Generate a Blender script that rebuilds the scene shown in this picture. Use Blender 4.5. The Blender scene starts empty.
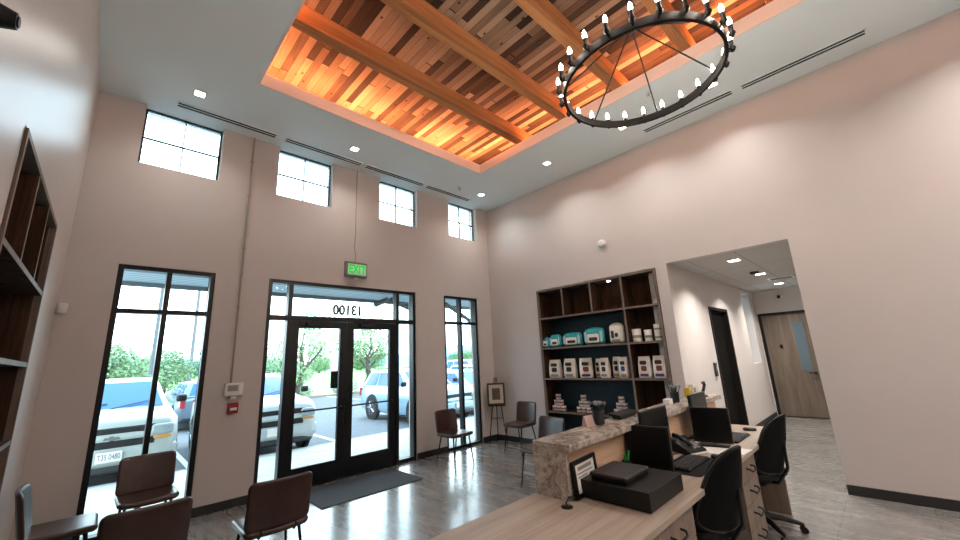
import bpy, bmesh, math, random
from mathutils import Vector, Matrix
random.seed(7)
sc = bpy.context.scene
COL = sc.collection
PI = math.pi
# ------------------------------------------------------------------ dimensions
D = 5.81; R = 5.935; L = -.426; H = 4.888; BK = -3.97      # entrance wall, right wall, left wall, ceiling, rear wall
TX0, TX1, TY0, TY1 = .931, 4.534, -2.68, 4.523               # ceiling recess
HX, HY0, HY1, HH = 11.3, .607, 2.074, 2.866                  # hallway

# ------------------------------------------------------------------ mesh helper
class MB:
    def __init__(s): s.v = []; s.f = []; s.T = Matrix.Identity(4)
    def add(s, vs, fs):
        b = len(s.v); s.v += [tuple(s.T @ Vector(p)) for p in vs]; s.f += [tuple(i + b for i in f) for f in fs]; return s
    def box(s, x0, x1, y0, y1, z0, z1):
        return s.add([(x0,y0,z0),(x1,y0,z0),(x1,y1,z0),(x0,y1,z0),(x0,y0,z1),(x1,y0,z1),(x1,y1,z1),(x0,y1,z1)],
                     [(0,3,2,1),(4,5,6,7),(0,1,5,4),(1,2,6,5),(2,3,7,6),(3,0,4,7)])
    def cb(s, cx, cy, cz, sx, sy, sz): return s.box(cx-sx/2,cx+sx/2,cy-sy/2,cy+sy/2,cz-sz/2,cz+sz/2)
    def prism(s, poly, a, b, ax='x'):
        P = {'x': lambda p,t:(t,p[0],p[1]), 'y': lambda p,t:(p[0],t,p[1]), 'z': lambda p,t:(p[0],p[1],t)}[ax]
        n = len(poly)
        return s.add([P(p,a) for p in poly]+[P(p,b) for p in poly],
                     [tuple(range(n)), tuple(range(2*n-1,n-1,-1))]+[(i,i+n,(i+1)%n+n,(i+1)%n) for i in range(n)])
    def lathe(s, prof, c=(0,0,0), n=16):
        vs = []; fs = []
        for r, z in prof:
            for k in range(n):
                a = 2*PI*k/n; vs.append((c[0]+r*math.cos(a), c[1]+r*math.sin(a), c[2]+z))
        for j in range(len(prof)-1):
            for k in range(n):
                fs.append((j*n+k, j*n+(k+1)%n, (j+1)*n+(k+1)%n, (j+1)*n+k))
        fs.append(tuple(range(n-1,-1,-1))); m=(len(prof)-1)*n; fs.append(tuple(range(m, m+n)))
        return s.add(vs, fs)
    def tube(s, pts, r, n=8, closed=False, flat=1.0):
        pts = [Vector(p) for p in pts]; N = len(pts)
        rr = r if isinstance(r, (list,tuple)) else [r]*N
        up = None; rings = []
        for i,p in enumerate(pts):
            if closed: t = (pts[(i+1)%N]-pts[i-1]).normalized()
            else: t = (pts[min(i+1,N-1)]-pts[max(i-1,0)]).normalized()
            if up is None:
                up = Vector((0,0,1)) if abs(t.z) < .9 else Vector((1,0,0))
            u = (up - t*up.dot(t)).normalized(); w = t.cross(u); up = u
            rings.append([tuple(p + u*rr[i]*math.cos(2*PI*k/n)*flat + w*rr[i]*math.sin(2*PI*k/n)) for k in range(n)])
        vs = [q for rg in rings for q in rg]; fs = []
        M = N if closed else N-1
        for j in range(M):
            a = j*n; b = ((j+1)%N)*n
            for k in range(n): fs.append((a+k, a+(k+1)%n, b+(k+1)%n, b+k))
        if not closed: fs.append(tuple(range(n-1,-1,-1))); fs.append(tuple(range((N-1)*n, N*n)))
        return s.add(vs, fs)
    def cyl(s, a, b, r, r2=None, n=12): return s.tube([a,b],[r, r if r2 is None else r2], n)
    def sphere(s, c, r, n=12, sz=1.0):
        k = max(6,n//2)
        return s.lathe([(max(1e-4,r*math.sin(PI*i/k)), -r*sz*math.cos(PI*i/k)) for i in range(k+1)], c, n)
    def slab4(s, q, t):
        q = [Vector(p) for p in q]; nn = (q[1]-q[0]).cross(q[3]-q[0]).normalized()*t
        return s.add([tuple(p) for p in q]+[tuple(p+nn) for p in q], [(3,2,1,0),(4,5,6,7)]+[(i,(i+1)%4,(i+1)%4+4,i+4) for i in range(4)])
    def pad(s, w, d, t, fn, r=.05, e=None, n=7, k=4):
        """rounded cushion / panel; fn(x,y,h)->xyz"""
        e = e or t/2; r = max(r, 1e-3)
        def ax(W):
            o = [-W/2 + r*(1-math.cos(PI/2*i/k)) for i in range(k)]
            m = [-(W/2-r) + (W-2*r)*i/n for i in range(n+1)]
            return o + m + [-x for x in reversed(o)]
        X = ax(w); Y = ax(d); vs = []; fs = []
        for side in (1,-1):
            for x in X:
                for y in Y:
                    cx = max(-(w/2-r), min(w/2-r, x)); cy = max(-(d/2-r), min(d/2-r, y)); qx, qy = x-cx, y-cy
                    l = math.hypot(qx,qy)
                    if abs(qx)>1e-9 and abs(qy)>1e-9:
                        g = max(abs(qx),abs(qy))/l; qx*=g; qy*=g; dist = r-math.hypot(qx,qy)
                    else: dist = min(w/2-abs(x), d/2-abs(y))
                    h = t/2*math.sqrt(max(0,1-(1-min(1,dist/e))**2))
                    vs.append(fn(cx+qx, cy+qy, side*h))
        nx, ny = len(X), len(Y); o = nx*ny
        for i in range(nx-1):
            for j in range(ny-1):
                a = i*ny+j; fs.append((a, a+ny, a+ny+1, a+1)); fs.append((o+a, o+a+1, o+a+ny+1, o+a+ny))
        return s.add(vs, fs)
    def mesh(s, name, sm=35, merge=True):
        me = bpy.data.meshes.new(name); me.from_pydata(s.v, [], s.f)
        bm = bmesh.new(); bm.from_mesh(me)
        if merge: bmesh.ops.remove_doubles(bm, verts=bm.verts, dist=1e-5)
        bmesh.ops.recalc_face_normals(bm, faces=bm.faces)
        bm.to_mesh(me); bm.free()
        if sm:
            me.polygons.foreach_set('use_smooth', [True]*len(me.polygons)); me.set_sharp_from_angle(angle=math.radians(sm))
        me.update(); return me

def obj(name, m, mat, parent=None, loc=None, bev=0, sm=35, label=None, kind=None, merge=True):
    o = bpy.data.objects.new(name, m.mesh(name, sm, merge) if isinstance(m, MB) else m); COL.objects.link(o)
    if mat: o.data.materials.append(mat)
    if parent: o.parent = parent
    if loc: o.location = loc
    if bev:
        b = o.modifiers.new('Bevel','BEVEL'); b.width = bev; b.segments = 2; b.limit_method = 'ANGLE'; b.angle_limit = math.radians(40)
    if label: o['label'] = label
    if kind: o['kind'] = kind
    return o
def struct(name, m, mat, parent=None, **k): return obj(name, m, mat, parent, kind=None if parent else 'structure', **k)
def tag(o, label, cat, group=None):
    o['label'] = label; o['category'] = cat
    if group: o['group'] = group
    return o
def thing(name, label, cat, loc=(0,0,0), rz=0, group=None):
    o = bpy.data.objects.new(name, None); o.empty_display_size = .1; COL.objects.link(o)
    o.location = loc; o.rotation_euler = (0,0,rz); return tag(o, label, cat, group)
def solo(name, m, mat, label, cat, group=None, **k): return tag(obj(name, m, mat, **k), label, cat, group)
def kids(o): return [c for c in bpy.data.objects if c.parent == o]
def copy_tree(o, parent=None, **ch):
    c = o.copy(); COL.objects.link(c); c.parent = parent
    for q in kids(o): copy_tree(q, c)
    return c
def dup(o, loc, rz=None, label=None, group=None):
    c = copy_tree(o); c.location = loc
    if rz is not None: c.rotation_euler = (0,0,rz)
    if label: c['label'] = label
    if group: c['group'] = group
    return c
def text(name, body, size, mat, loc, rot, parent=None, depth=.002, width=None, bold=0):
    cu = bpy.data.curves.new(name, 'FONT'); cu.body = body; cu.size = size; cu.extrude = depth; cu.align_x = 'CENTER'; cu.align_y = 'CENTER'; cu.offset = bold
    t = bpy.data.objects.new(name, cu); COL.objects.link(t)
    bpy.context.view_layer.update()
    me = bpy.data.meshes.new_from_object(t); sx = 1
    if width: 
        w = max(v.co.x for v in me.vertices)-min(v.co.x for v in me.vertices); sx = width/w
    bpy.data.objects.remove(t)
    for v in me.vertices: v.co.x *= sx
    o = bpy.data.objects.new(name, me); COL.objects.link(o); me.materials.clear(); me.materials.append(mat)
    o.location = loc; o.rotation_euler = rot; o.parent = parent
    return o

# ------------------------------------------------------------------ materials
def lin(h):
    h = h.lstrip('#'); c = [int(h[i:i+2],16)/255 for i in (0,2,4)]
    return tuple(x/12.92 if x <= .04045 else ((x+.055)/1.055)**2.4 for x in c)+(1,)
def base(name):
    m = bpy.data.materials.new(name); m.use_nodes = True; nt = m.node_tree
    return m, nt, nt.nodes['Principled BSDF']
def N(nt, t, **k):
    n = nt.nodes.new(t)
    for a, b in k.items():
        if a in n.inputs.keys() if not hasattr(n, a) else False: n.inputs[a].default_value = b
        else: setattr(n, a, b)
    return n
def coords(nt, scale=(1,1,1), kind='Object', rot=(0,0,0)):
    tc = nt.nodes.new('ShaderNodeTexCoord'); mp = nt.nodes.new('ShaderNodeMapping')
    nt.links.new(tc.outputs[kind], mp.inputs[0]); mp.inputs['Scale'].default_value = scale; mp.inputs['Rotation'].default_value = rot
    return mp.outputs[0]
def world_coords(nt, scale=(1,1,1)):
    g = nt.nodes.new('ShaderNodeNewGeometry'); mp = nt.nodes.new('ShaderNodeMapping')
    nt.links.new(g.outputs['Position'], mp.inputs[0]); mp.inputs['Scale'].default_value = scale
    return mp.outputs[0]
def ramp(nt, fac, stops):
    r = nt.nodes.new('ShaderNodeValToRGB'); e = r.color_ramp.elements
    e[0].position = stops[0][0]; e[0].color = stops[0][1]; e[1].position = stops[-1][0]; e[1].color = stops[-1][1]
    for p, c in stops[1:-1]: x = e.new(p); x.color = c
    nt.links.new(fac, r.inputs[0]); return r.outputs[0]
def noise(nt, vec, scale, detail=4, rough=.55, dist=0):
    n = nt.nodes.new('ShaderNodeTexNoise'); nt.links.new(vec, n.inputs['Vector'])
    n.inputs['Scale'].default_value = scale; n.inputs['Detail'].default_value = detail; n.inputs['Roughness'].default_value = rough; n.inputs['Distortion'].default_value = dist
    return n.outputs['Fac']
def bump(nt, bs, h, st=.2, d=.01):
    b = nt.nodes.new('ShaderNodeBump'); b.inputs['Strength'].default_value = st; b.inputs['Distance'].default_value = d
    nt.links.new(h, b.inputs['Height']); nt.links.new(b.outputs[0], bs.inputs['Normal'])
def plain(name, c, rough=.5, metal=0, var=0, vs=30, bmp=0, spec=None, emit=None, est=0, coat=0):
    m, nt, b = base(name); c = lin(c) if isinstance(c, str) else tuple(c)+(1,) if len(c)==3 else c
    b.inputs['Base Color'].default_value = c; b.inputs['Roughness'].default_value = rough; b.inputs['Metallic'].default_value = metal
    if spec is not None: b.inputs['Specular IOR Level'].default_value = spec
    if coat: b.inputs['Coat Weight'].default_value = coat; b.inputs['Coat Roughness'].default_value = .08
    if var or bmp:
        f = noise(nt, coords(nt), vs, 5)
        if var:
            lo = tuple(x*(1-var) for x in c[:3])+(1,); hi = tuple(min(1,x*(1+var)) for x in c[:3])+(1,)
            nt.links.new(ramp(nt, f, [(.3,lo),(.7,hi)]), b.inputs['Base Color'])
        if bmp: bump(nt, b, f, bmp)
    if emit: b.inputs['Emission Color'].default_value = lin(emit) if isinstance(emit,str) else emit; b.inputs['Emission Strength'].default_value = est
    return m
def wood(name, cols, axis, scale=1.0, rough=.45, spec=.4, world=False, band=9, contrast=(.3,.7)):
    """grain running along axis"""
    m, nt, b = base(name); s = [band*scale]*3; s['xyz'.index(axis)] = .7*scale
    v = world_coords(nt, s) if world else coords(nt, s)
    f1 = noise(nt, v, 1.0, 6, .65, .6); s2 = [70*scale]*3; s2['xyz'.index(axis)] = 1.8*scale
    v2 = world_coords(nt, s2) if world else coords(nt, s2)
    f2 = noise(nt, v2, 1.0, 3, .6)
    mx = nt.nodes.new('ShaderNodeMath'); mx.operation = 'MULTIPLY_ADD'; nt.links.new(f2, mx.inputs[0]); mx.inputs[1].default_value = .35; 
    mm = nt.nodes.new('ShaderNodeMath'); mm.operation = 'MULTIPLY'; nt.links.new(f1, mm.inputs[0]); mm.inputs[1].default_value = .68; nt.links.new(mm.outputs[0], mx.inputs[2])
    n = len(cols); lo, hi = contrast
    nt.links.new(ramp(nt, mx.outputs[0], [(lo+(hi-lo)*i/(n-1), lin(c)) for i,c in enumerate(cols)]), b.inputs['Base Color'])
    b.inputs['Roughness'].default_value = rough; b.inputs['Specular IOR Level'].default_value = spec
    bump(nt, b, f2, .08, .003)
    return m
def emis(name, c, st):
    m = bpy.data.materials.new(name); m.use_nodes = True; nt = m.node_tree; nt.nodes.clear()
    e = nt.nodes.new('ShaderNodeEmission'); e.inputs[0].default_value = lin(c) if isinstance(c,str) else c; e.inputs[1].default_value = st
    o = nt.nodes.new('ShaderNodeOutputMaterial'); nt.links.new(e.outputs[0], o.inputs[0]); return m
def glass(name, tint=(1,1,1,1), refl=.06, rough=.0):
    m = bpy.data.materials.new(name); m.use_nodes = True; nt = m.node_tree; nt.nodes.clear()
    t = nt.nodes.new('ShaderNodeBsdfTransparent'); t.inputs[0].default_value = tint
    g = nt.nodes.new('ShaderNodeBsdfGlossy'); g.inputs['Roughness'].default_value = rough
    lw = nt.nodes.new('ShaderNodeFresnel'); lw.inputs[0].default_value = 1.35
    mx = nt.nodes.new('ShaderNodeMixShader'); nt.links.new(lw.outputs[0], mx.inputs[0]); nt.links.new(t.outputs[0], mx.inputs[1]); nt.links.new(g.outputs[0], mx.inputs[2])
    o = nt.nodes.new('ShaderNodeOutputMaterial'); nt.links.new(mx.outputs[0], o.inputs[0]); return m

m_wall = plain('wall_paint', '#c1b9b5', .75, var=.015, vs=3, bmp=0)
m_wallleft = plain('wall_paint_satin', '#c4bcb8', .36, var=.015, vs=3, spec=.6)
m_ceil = plain('ceiling_paint', '#e6f1f3', .8)
m_trim = plain('recess_paint', '#f0e4dc', .7)
m_basebd = plain('baseboard_rubber', '#1f1f20', .45)
m_black = plain('black_aluminium', '#0a0c0e', .35, spec=.4)
m_glass = glass('window_glass', (.93,.98,.98,1))
m_blackmetal = plain('black_steel', '#060505', .6, metal=0, spec=.25)
m_blackpl = plain('black_plastic', '#080808', .42, spec=.35)
m_screen = plain('screen_glass', '#040405', .35, spec=.25)
m_greypl = plain('grey_plastic', '#2a2a2c', .5)
m_whitepl = plain('white_plastic', '#d8d6d2', .4)
m_white = plain('white_paper', '#e6e2dc', .6)
m_chrome = plain('brushed_metal', '#b8b8b8', .25, metal=1)
m_cond = plain('painted_conduit', '#a59a92', .6)
m_leather = plain('brown_leather', '#2a1a15', .36, var=.2, vs=14, bmp=.05, spec=.5)
m_leatherB = plain('worn_brown_leather', '#3a2620', .3, var=.25, vs=10, bmp=.05, spec=.6)
m_fabric = plain('black_mesh_fabric', '#0a0a0b', .8, var=.3, vs=200, spec=.2)
m_mat = plain('door_mat_fibre', '#3a4046', .95, var=.15, vs=120, bmp=.3)
m_desk = wood('desk_laminate', ['#7d7064','#978879','#a6988a','#b4a799'], 'x', 1.0, .42, .4)
m_deskface = wood('desk_front_laminate', ['#5c5047','#7a6b5f','#8c7c6e'], 'z', 1.0, .5, .3)
m_panel = wood('tan_panel_laminate', ['#b89476','#d0ad8f','#dcb99c'], 'x', .8, .5, .3)
m_case = wood('bookcase_laminate', ['#574a42','#6f6259','#82756b'], 'z', 1.3, .5, .3)
m_casein = wood('bookcase_dark_walnut', ['#1e1511','#3e2c23','#574231'], 'z', 1.1, .8, .1, band=12)
m_navy = plain('navy_back_panel', '#14303c', .55, var=.1, vs=6)
m_dark = plain('dark_gap', '#0b0a0a', .7)
m_halldoor = wood('hall_door_wood', ['#4a4038','#64584d','#776a5e'], 'z', .9, .45, .4)
m_beam = wood('cedar_beam', ['#75492c','#a87148','#c6905f'], 'x', .9, .6, .2)
m_led = emis('led_strip', (1,.32,.12,1), 165)
m_down = emis('downlight_lens', (1,.93,.82,1), 14)
m_bulb = emis('candle_bulb', (1,.87,.74,1), 190)
m_tealbag = plain('teal_bag', '#1f9aa0', .3, var=.25, vs=20, bmp=.3, spec=.6)
m_paleteal = plain('pale_blue_patch','#a9cdd4',.4)
m_bag = plain('cream_bag', '#ece5dc', .4, var=.08, vs=14, bmp=.15, spec=.4)
m_ink = plain('dark_print', '#2c2622', .5); m_ink2 = plain('rust_print', '#7a3d2c', .5); m_ink3 = plain('violet_print', '#4c3a78', .5); m_ink4 = plain('grey_print', '#8a857e', .5)
m_can = plain('can_label', '#d9cdc6', .4, var=.3, vs=50)
m_yellow = plain('yellow_card', '#c9a62a', .5)
m_red = plain('red_plastic', '#8f1424', .35)
m_rubber = plain('tyre_rubber', '#141516', .8)

def granite():
    m, nt, b = base('speckled_granite'); v = coords(nt)
    a = noise(nt, v, 9, 8, .7, 1.6); c = ramp(nt, a, [(.3,lin('#5f544d')),(.42,lin('#8f8177')),(.52,lin('#b3a599')),(.62,lin('#cbbfb2')),(.75,lin('#a08d80'))])
    s = noise(nt, v, 90, 4, .6); c2 = ramp(nt, s, [(.35,(.35,.3,.27,1)),(.5,(1,1,1,1))])
    mx = nt.nodes.new('ShaderNodeMix'); mx.data_type='RGBA'; mx.blend_type='MULTIPLY'; mx.inputs[0].default_value=.6
    nt.links.new(c, mx.inputs[6]); nt.links.new(c2, mx.inputs[7]); nt.links.new(mx.outputs[2], b.inputs['Base Color'])
    b.inputs['Roughness'].default_value=.22; return m
m_granite = granite()

def planks():
    """narrow boards running in y, each with its own tint, knots"""
    m, nt, b = base('reclaimed_planks'); g = nt.nodes.new('ShaderNodeNewGeometry'); s = nt.nodes.new('ShaderNodeSeparateXYZ'); nt.links.new(g.outputs['Position'], s.inputs[0])
    def ma(op, a, bb=None, c=None):
        n = nt.nodes.new('ShaderNodeMath'); n.operation = op
        for i, x in enumerate((a,bb,c)):
            if x is None: continue
            if isinstance(x,(int,float)): n.inputs[i].default_value = x
            else: nt.links.new(x, n.inputs[i])
        return n.outputs[0]
    u = ma('DIVIDE', s.outputs[0], .092); iu = ma('FLOOR', u); fu = ma('FRACT', u)
    w1 = nt.nodes.new('ShaderNodeTexWhiteNoise'); w1.noise_dimensions='1D'; nt.links.new(iu, w1.inputs['W'])
    vv = ma('ADD', ma('DIVIDE', s.outputs[1], 2.2), ma('MULTIPLY', w1.outputs['Value'], 7.3)); iv = ma('FLOOR', vv); fv = ma('FRACT', vv)
    cx = nt.nodes.new('ShaderNodeCombineXYZ'); nt.links.new(iu, cx.inputs[0]); nt.links.new(iv, cx.inputs[1])
    w2 = nt.nodes.new('ShaderNodeTexWhiteNoise'); w2.noise_dimensions='3D'; nt.links.new(cx.outputs[0], w2.inputs['Vector'])
    mp = nt.nodes.new('ShaderNodeMapping'); nt.links.new(g.outputs['Position'], mp.inputs[0]); mp.inputs['Scale'].default_value = (45,3,45)
    ad = nt.nodes.new('ShaderNodeVectorMath'); ad.operation='ADD'; nt.links.new(mp.outputs[0], ad.inputs[0]); sc2 = nt.nodes.new('ShaderNodeVectorMath'); sc2.operation='SCALE'; nt.links.new(w2.outputs['Color'], sc2.inputs[0]); sc2.inputs['Scale'].default_value=30; nt.links.new(sc2.outputs[0], ad.inputs[1])
    gr = noise(nt, ad.outputs[0], 1, 5, .6, .5)
    val = ma('ADD', ma('MULTIPLY', w2.outputs['Value'], .75), ma('MULTIPLY', gr, .3))
    col = ramp(nt, val, [(.1,lin('#2a211e')),(.3,lin('#463a33')),(.42,lin('#6b5646')),(.55,lin('#83705e')),(.7,lin('#a28c75')),(.95,lin('#c4b099'))])
    vo = nt.nodes.new('ShaderNodeTexVoronoi'); mp2 = nt.nodes.new('ShaderNodeMapping'); nt.links.new(g.outputs['Position'], mp2.inputs[0]); mp2.inputs['Scale'].default_value=(5,3.2,5); nt.links.new(mp2.outputs[0], vo.inputs['Vector']); vo.inputs['Scale'].default_value=1.3
    kn = ramp(nt, vo.outputs['Distance'], [(.06,(.12,.07,.05,1)),(.12,(1,1,1,1))])
    mx = nt.nodes.new('ShaderNodeMix'); mx.data_type='RGBA'; mx.blend_type='MULTIPLY'; mx.inputs[0].default_value=.9
    nt.links.new(col, mx.inputs[6]); nt.links.new(kn, mx.inputs[7])
    seam = ma('MULTIPLY', ma('GREATER_THAN', fu, .035), ma('GREATER_THAN', fv, .006))
    mx2 = nt.nodes.new('ShaderNodeMix'); mx2.data_type='RGBA'; mx2.blend_type='MIX'; nt.links.new(seam, mx2.inputs[0]); mx2.inputs[6].default_value=(.01,.007,.005,1); nt.links.new(mx.outputs[2], mx2.inputs[7])
    nt.links.new(mx2.outputs[2], b.inputs['Base Color']); b.inputs['Roughness'].default_value=.7; b.inputs['Specular IOR Level'].default_value=.2
    return m
m_planks = planks()

def floor_mat():
    m, nt, b = base('polished_floor'); v = world_coords(nt, (3.2,.8,1)); a = noise(nt, v, 1, 8, .62, .5)
    v2 = world_coords(nt, (9,1.6,1)); a2 = noise(nt, v2, 1, 6, .65, .3)
    ad = nt.nodes.new('ShaderNodeMath'); ad.operation='MULTIPLY_ADD'; nt.links.new(a2, ad.inputs[0]); ad.inputs[1].default_value=.5
    mm = nt.nodes.new('ShaderNodeMath'); mm.operation='MULTIPLY'; nt.links.new(a, mm.inputs[0]); mm.inputs[1].default_value=.5; nt.links.new(mm.outputs[0], ad.inputs[2])
    c = ramp(nt, ad.outputs[0], [(.32,lin('#64625f')),(.45,lin('#6f6c69')),(.55,lin('#797673')),(.68,lin('#84817d'))])
    br = nt.nodes.new('ShaderNodeTexBrick'); br.offset = .5; nt.links.new(world_coords(nt,(1,1,1)), br.inputs['Vector'])
    br.inputs['Scale'].default_value=1; br.inputs['Brick Width'].default_value=1.22; br.inputs['Row Height'].default_value=.61; br.inputs['Mortar Size'].default_value=.003; br.inputs['Mortar Smooth'].default_value=.1
    br.inputs['Color1'].default_value=(1,1,1,1); br.inputs['Color2'].default_value=(.93,.93,.93,1); br.inputs['Mortar'].default_value=(.72,.70,.69,1)
    mx = nt.nodes.new('ShaderNodeMix'); mx.data_type='RGBA'; mx.blend_type='MULTIPLY'; mx.inputs[0].default_value=1
    nt.links.new(c, mx.inputs[6]); nt.links.new(br.outputs['Color'], mx.inputs[7]); nt.links.new(mx.outputs[2], b.inputs['Base Color'])
    rr = nt.nodes.new('ShaderNodeMapRange'); nt.links.new(a2, rr.inputs[0]); rr.inputs[3].default_value=.20; rr.inputs[4].default_value=.34; nt.links.new(rr.outputs[0], b.inputs['Roughness'])
    b.inputs['Specular IOR Level'].default_value=1.0; b.inputs['Coat Weight'].default_value=.35; b.inputs['Coat Roughness'].default_value=.12
    pass
    return m
m_floor = floor_mat()

# ------------------------------------------------------------------ room shell
def slab(u, v, t0, t1, holes, ax, m=None):
    """solid slab with rectangular holes. u=(a,b), v=(a,b) in-plane; holes (u0,u1,v0,v1); ax = normal axis"""
    m = m or MB(); us = sorted({*u, *[h[i] for h in holes for i in (0,1)]}); vs = sorted({*v, *[h[i] for h in holes for i in (2,3)]})
    us = [x for x in us if u[0]-1e-6 <= x <= u[1]+1e-6]; vs = [x for x in vs if v[0]-1e-6 <= x <= v[1]+1e-6]
    P = {'x': lambda a,b,t:(t,a,b), 'y': lambda a,b,t:(a,t,b), 'z': lambda a,b,t:(a,b,t)}[ax]
    def solid(i,j):
        if i<0 or j<0 or i>=len(us)-1 or j>=len(vs)-1: return False
        a=(us[i]+us[i+1])/2; b=(vs[j]+vs[j+1])/2
        return not any(h[0]<a<h[1] and h[2]<b<h[3] for h in holes)
    for i in range(len(us)-1):
        for j in range(len(vs)-1):
            if not solid(i,j): continue
            a0,a1,b0,b1 = us[i],us[i+1],vs[j],vs[j+1]
            for t in (t0,t1): m.add([P(a0,b0,t),P(a1,b0,t),P(a1,b1,t),P(a0,b1,t)],[(0,1,2,3)])
            if not solid(i-1,j): m.add([P(a0,b0,t0),P(a0,b1,t0),P(a0,b1,t1),P(a0,b0,t1)],[(0,1,2,3)])
            if not solid(i+1,j): m.add([P(a1,b0,t0),P(a1,b1,t0),P(a1,b1,t1),P(a1,b0,t1)],[(0,1,2,3)])
            if not solid(i,j-1): m.add([P(a0,b0,t0),P(a1,b0,t0),P(a1,b0,t1),P(a0,b0,t1)],[(0,1,2,3)])
            if not solid(i,j+1): m.add([P(a0,b1,t0),P(a1,b1,t0),P(a1,b1,t1),P(a0,b1,t1)],[(0,1,2,3)])
    return m
CW = [(-.004,.817),(1.54,2.365),(3.226,4.042),(4.828,5.608)]; CZ = 4.106
LW = (-.015,.908); EN = (1.533,3.988); RW = (4.64,5.533); LZ = 2.838; TR = 2.312
WT = .24
holes = [(a,b,CZ,H) for a,b in CW] + [(LW[0],LW[1],-.3,LZ),(EN[0],EN[1],-.3,LZ),(RW[0],RW[1],-.3,LZ)]
struct('wall_back', slab((L-.2,R+.2),(-.2,H),D,D+WT,holes,'y'), m_wall, sm=0)
struct('wall_left', slab((BK,D),(-.2,H),L-.12,L,[(2.745,4.539,.10,2.842)],'x'), m_wallleft, sm=0)
SB = (2.241,4.552)
struct('wall_right', slab((BK,D),(-.2,H),R,R+.14,[(SB[0],SB[1],0.1,2.836),(HY0,HY1,-.3,HH)],'x'), plain('wall_paint_eggshell', '#c1b9b5', .45, var=.015, vs=3, spec=.5), sm=0)
struct('wall_rear', MB().box(L-.2,R+.2,BK-.15,BK,-.2,H), m_wall, sm=0)
struct('floor', MB().box(L-.6,HX+.2,BK-.2,D+WT,-.2,0), m_floor, sm=0)
BD = .03
struct('ceiling', slab((L-.2,R+.2),(BK-.2,D+WT),H,H+.06,[(TX0-BD,TX1+BD,TY0-BD,TY1+BD)],'z'), m_ceil, sm=0)
# ceiling recess: lip, cove, plank lining
BD = .03; LIPZ = H+.165
struct('trim_1', slab((TX0-BD,TX1+BD),(TY0-BD,TY1+BD),H-.002,LIPZ,[(TX0,TX1,TY0,TY1)],'z'), m_trim, sm=0)
CV = .5; WZ = 5.42
struct('ceiling_cove', slab((TX0-CV-.05,TX1+CV+.05),(TY0-CV-.05,TY1+CV+.05),H+.06,WZ+.02,[(TX0-CV,TX1+CV,TY0-CV,TY1+CV)],'z'), m_trim, sm=0)
struct('ceiling_planks', MB().box(TX0-CV-.05,TX1+CV+.05,TY0-CV-.05,TY1+CV+.05,WZ,WZ+.08), m_planks, sm=0)
ordn = ['first','second','third','fourth','fifth','sixth','seventh']
for i in range(7):
    y1 = 3.66-.867*i
    o = solo('ceiling_beam', MB().box(TX0-CV,TX1+CV,-.07,.07,-.11,.11), m_beam,
         f'heavy timber beam across the glowing plank ceiling recess, {ordn[i]} from the entrance wall', 'beam', 'timber beams in the ceiling recess', bev=.008)
    o.location = (0, y1-.07, LIPZ+.02+.11)
# led strips lying in the cove
for n,(a,b,c,d) in zip(('entrance side','rear side','left side','right side'),((TX0-.2,TX1+.2,TY1+.22,TY1+.25),(TX0-.2,TX1+.2,TY0-.25,TY0-.22),(TX0-.25,TX0-.22,TY0-.1,TY1+.1),(TX1+.22,TX1+.25,TY0-.1,TY1+.1))):
    t=thing('led_strip', f'orange glowing light strip hidden in the ceiling cove, {n}', 'light strip', (0,0,0), 0, 'cove light strips')
    obj('mount', MB().box(a,b,c,d,H+.06,5.078), m_trim, t, sm=0); obj('strip', MB().box(a+.005,b-.005,c+.005,d-.005,5.078,5.088), m_led, t, sm=0)

# baseboards
def bb(name,*bxs):
    m = MB()
    for b in bxs: m.box(*b)
    struct(name, m, m_basebd, bev=.003)
bb('baseboard_back', *[(a,b,D-.012,D,0,.1) for a,b in ((L,LW[0]),(LW[1],EN[0]),(EN[1],RW[0]),(RW[1],R))])
bb('baseboard_right', (R-.012,R,BK,HY0,0,.1),(R-.012,R,HY1,D-.013,0,.1))
bb('baseboard_left', (L,L+.012,BK,D-.013,0,.1))
# -------- windows
def frame(m, x0,x1,z0,z1,y0,y1,w=.05, xs=(), zs=(), mw=.045):
    m.box(x0,x0+w,y0,y1,z0,z1); m.box(x1-w,x1,y0,y1,z0,z1); m.box(x0+w,x1-w,y0,y1,z1-w,z1); m.box(x0+w,x1-w,y0,y1,z0,z0+w)
    ys = (y0+.004,y1-.004)
    for x in xs: m.box(x-mw/2,x+mw/2,ys[0],ys[1],z0+w,z1-w)
    for z in zs: m.box(x0+w,x1-w,ys[0]+.001,ys[1]-.001,z-mw/2,z+mw/2)
    return m
for i,(a,b) in enumerate(CW):
    w = struct(f'window_{i+1}', frame(MB(),a,b,CZ,H,D+.10,D+.15,.018,[(a+b)/2],[(CZ+H)/2],.012), m_black, bev=.003)
    obj('pane', MB().box(a+.02,b-.02,D+.133,D+.139,CZ+.02,H-.02), m_glass, w, sm=0)
for i,((a,b),xm) in enumerate(((LW,.447),(RW,5.087))):
    w = struct(f'window_{i+5}', frame(MB(),a,b,0,LZ,D+.02,D+.14,.05,[xm],[TR],.05), m_black, bev=.003)
    obj('pane', MB().box(a+.03,b-.03,D+.077,D+.083,.03,LZ-.03), m_glass, w, sm=0)
en = MB(); a,b = EN; DM1,DM2,DC = 1.843,3.621,2.72
en.box(a,a+.05,D+.02,D+.14,0,LZ); en.box(b-.05,b,D+.02,D+.14,0,LZ); en.box(a+.05,b-.05,D+.02,D+.14,LZ-.05,LZ)
en.box(a+.05,b-.05,D+.024,D+.136,TR-.05,TR+.02)
for x in (DM1,DM2): en.box(x-.03,x+.03,D+.022,D+.138,0,LZ-.05)
en.box(a+.05,DM1-.03,D+.024,D+.136,0,.06); en.box(DM2+.03,b-.05,D+.024,D+.136,0,.06); en.box(DM1+.03,DM2-.03,D+.0,D+.14,0,.012)
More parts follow.
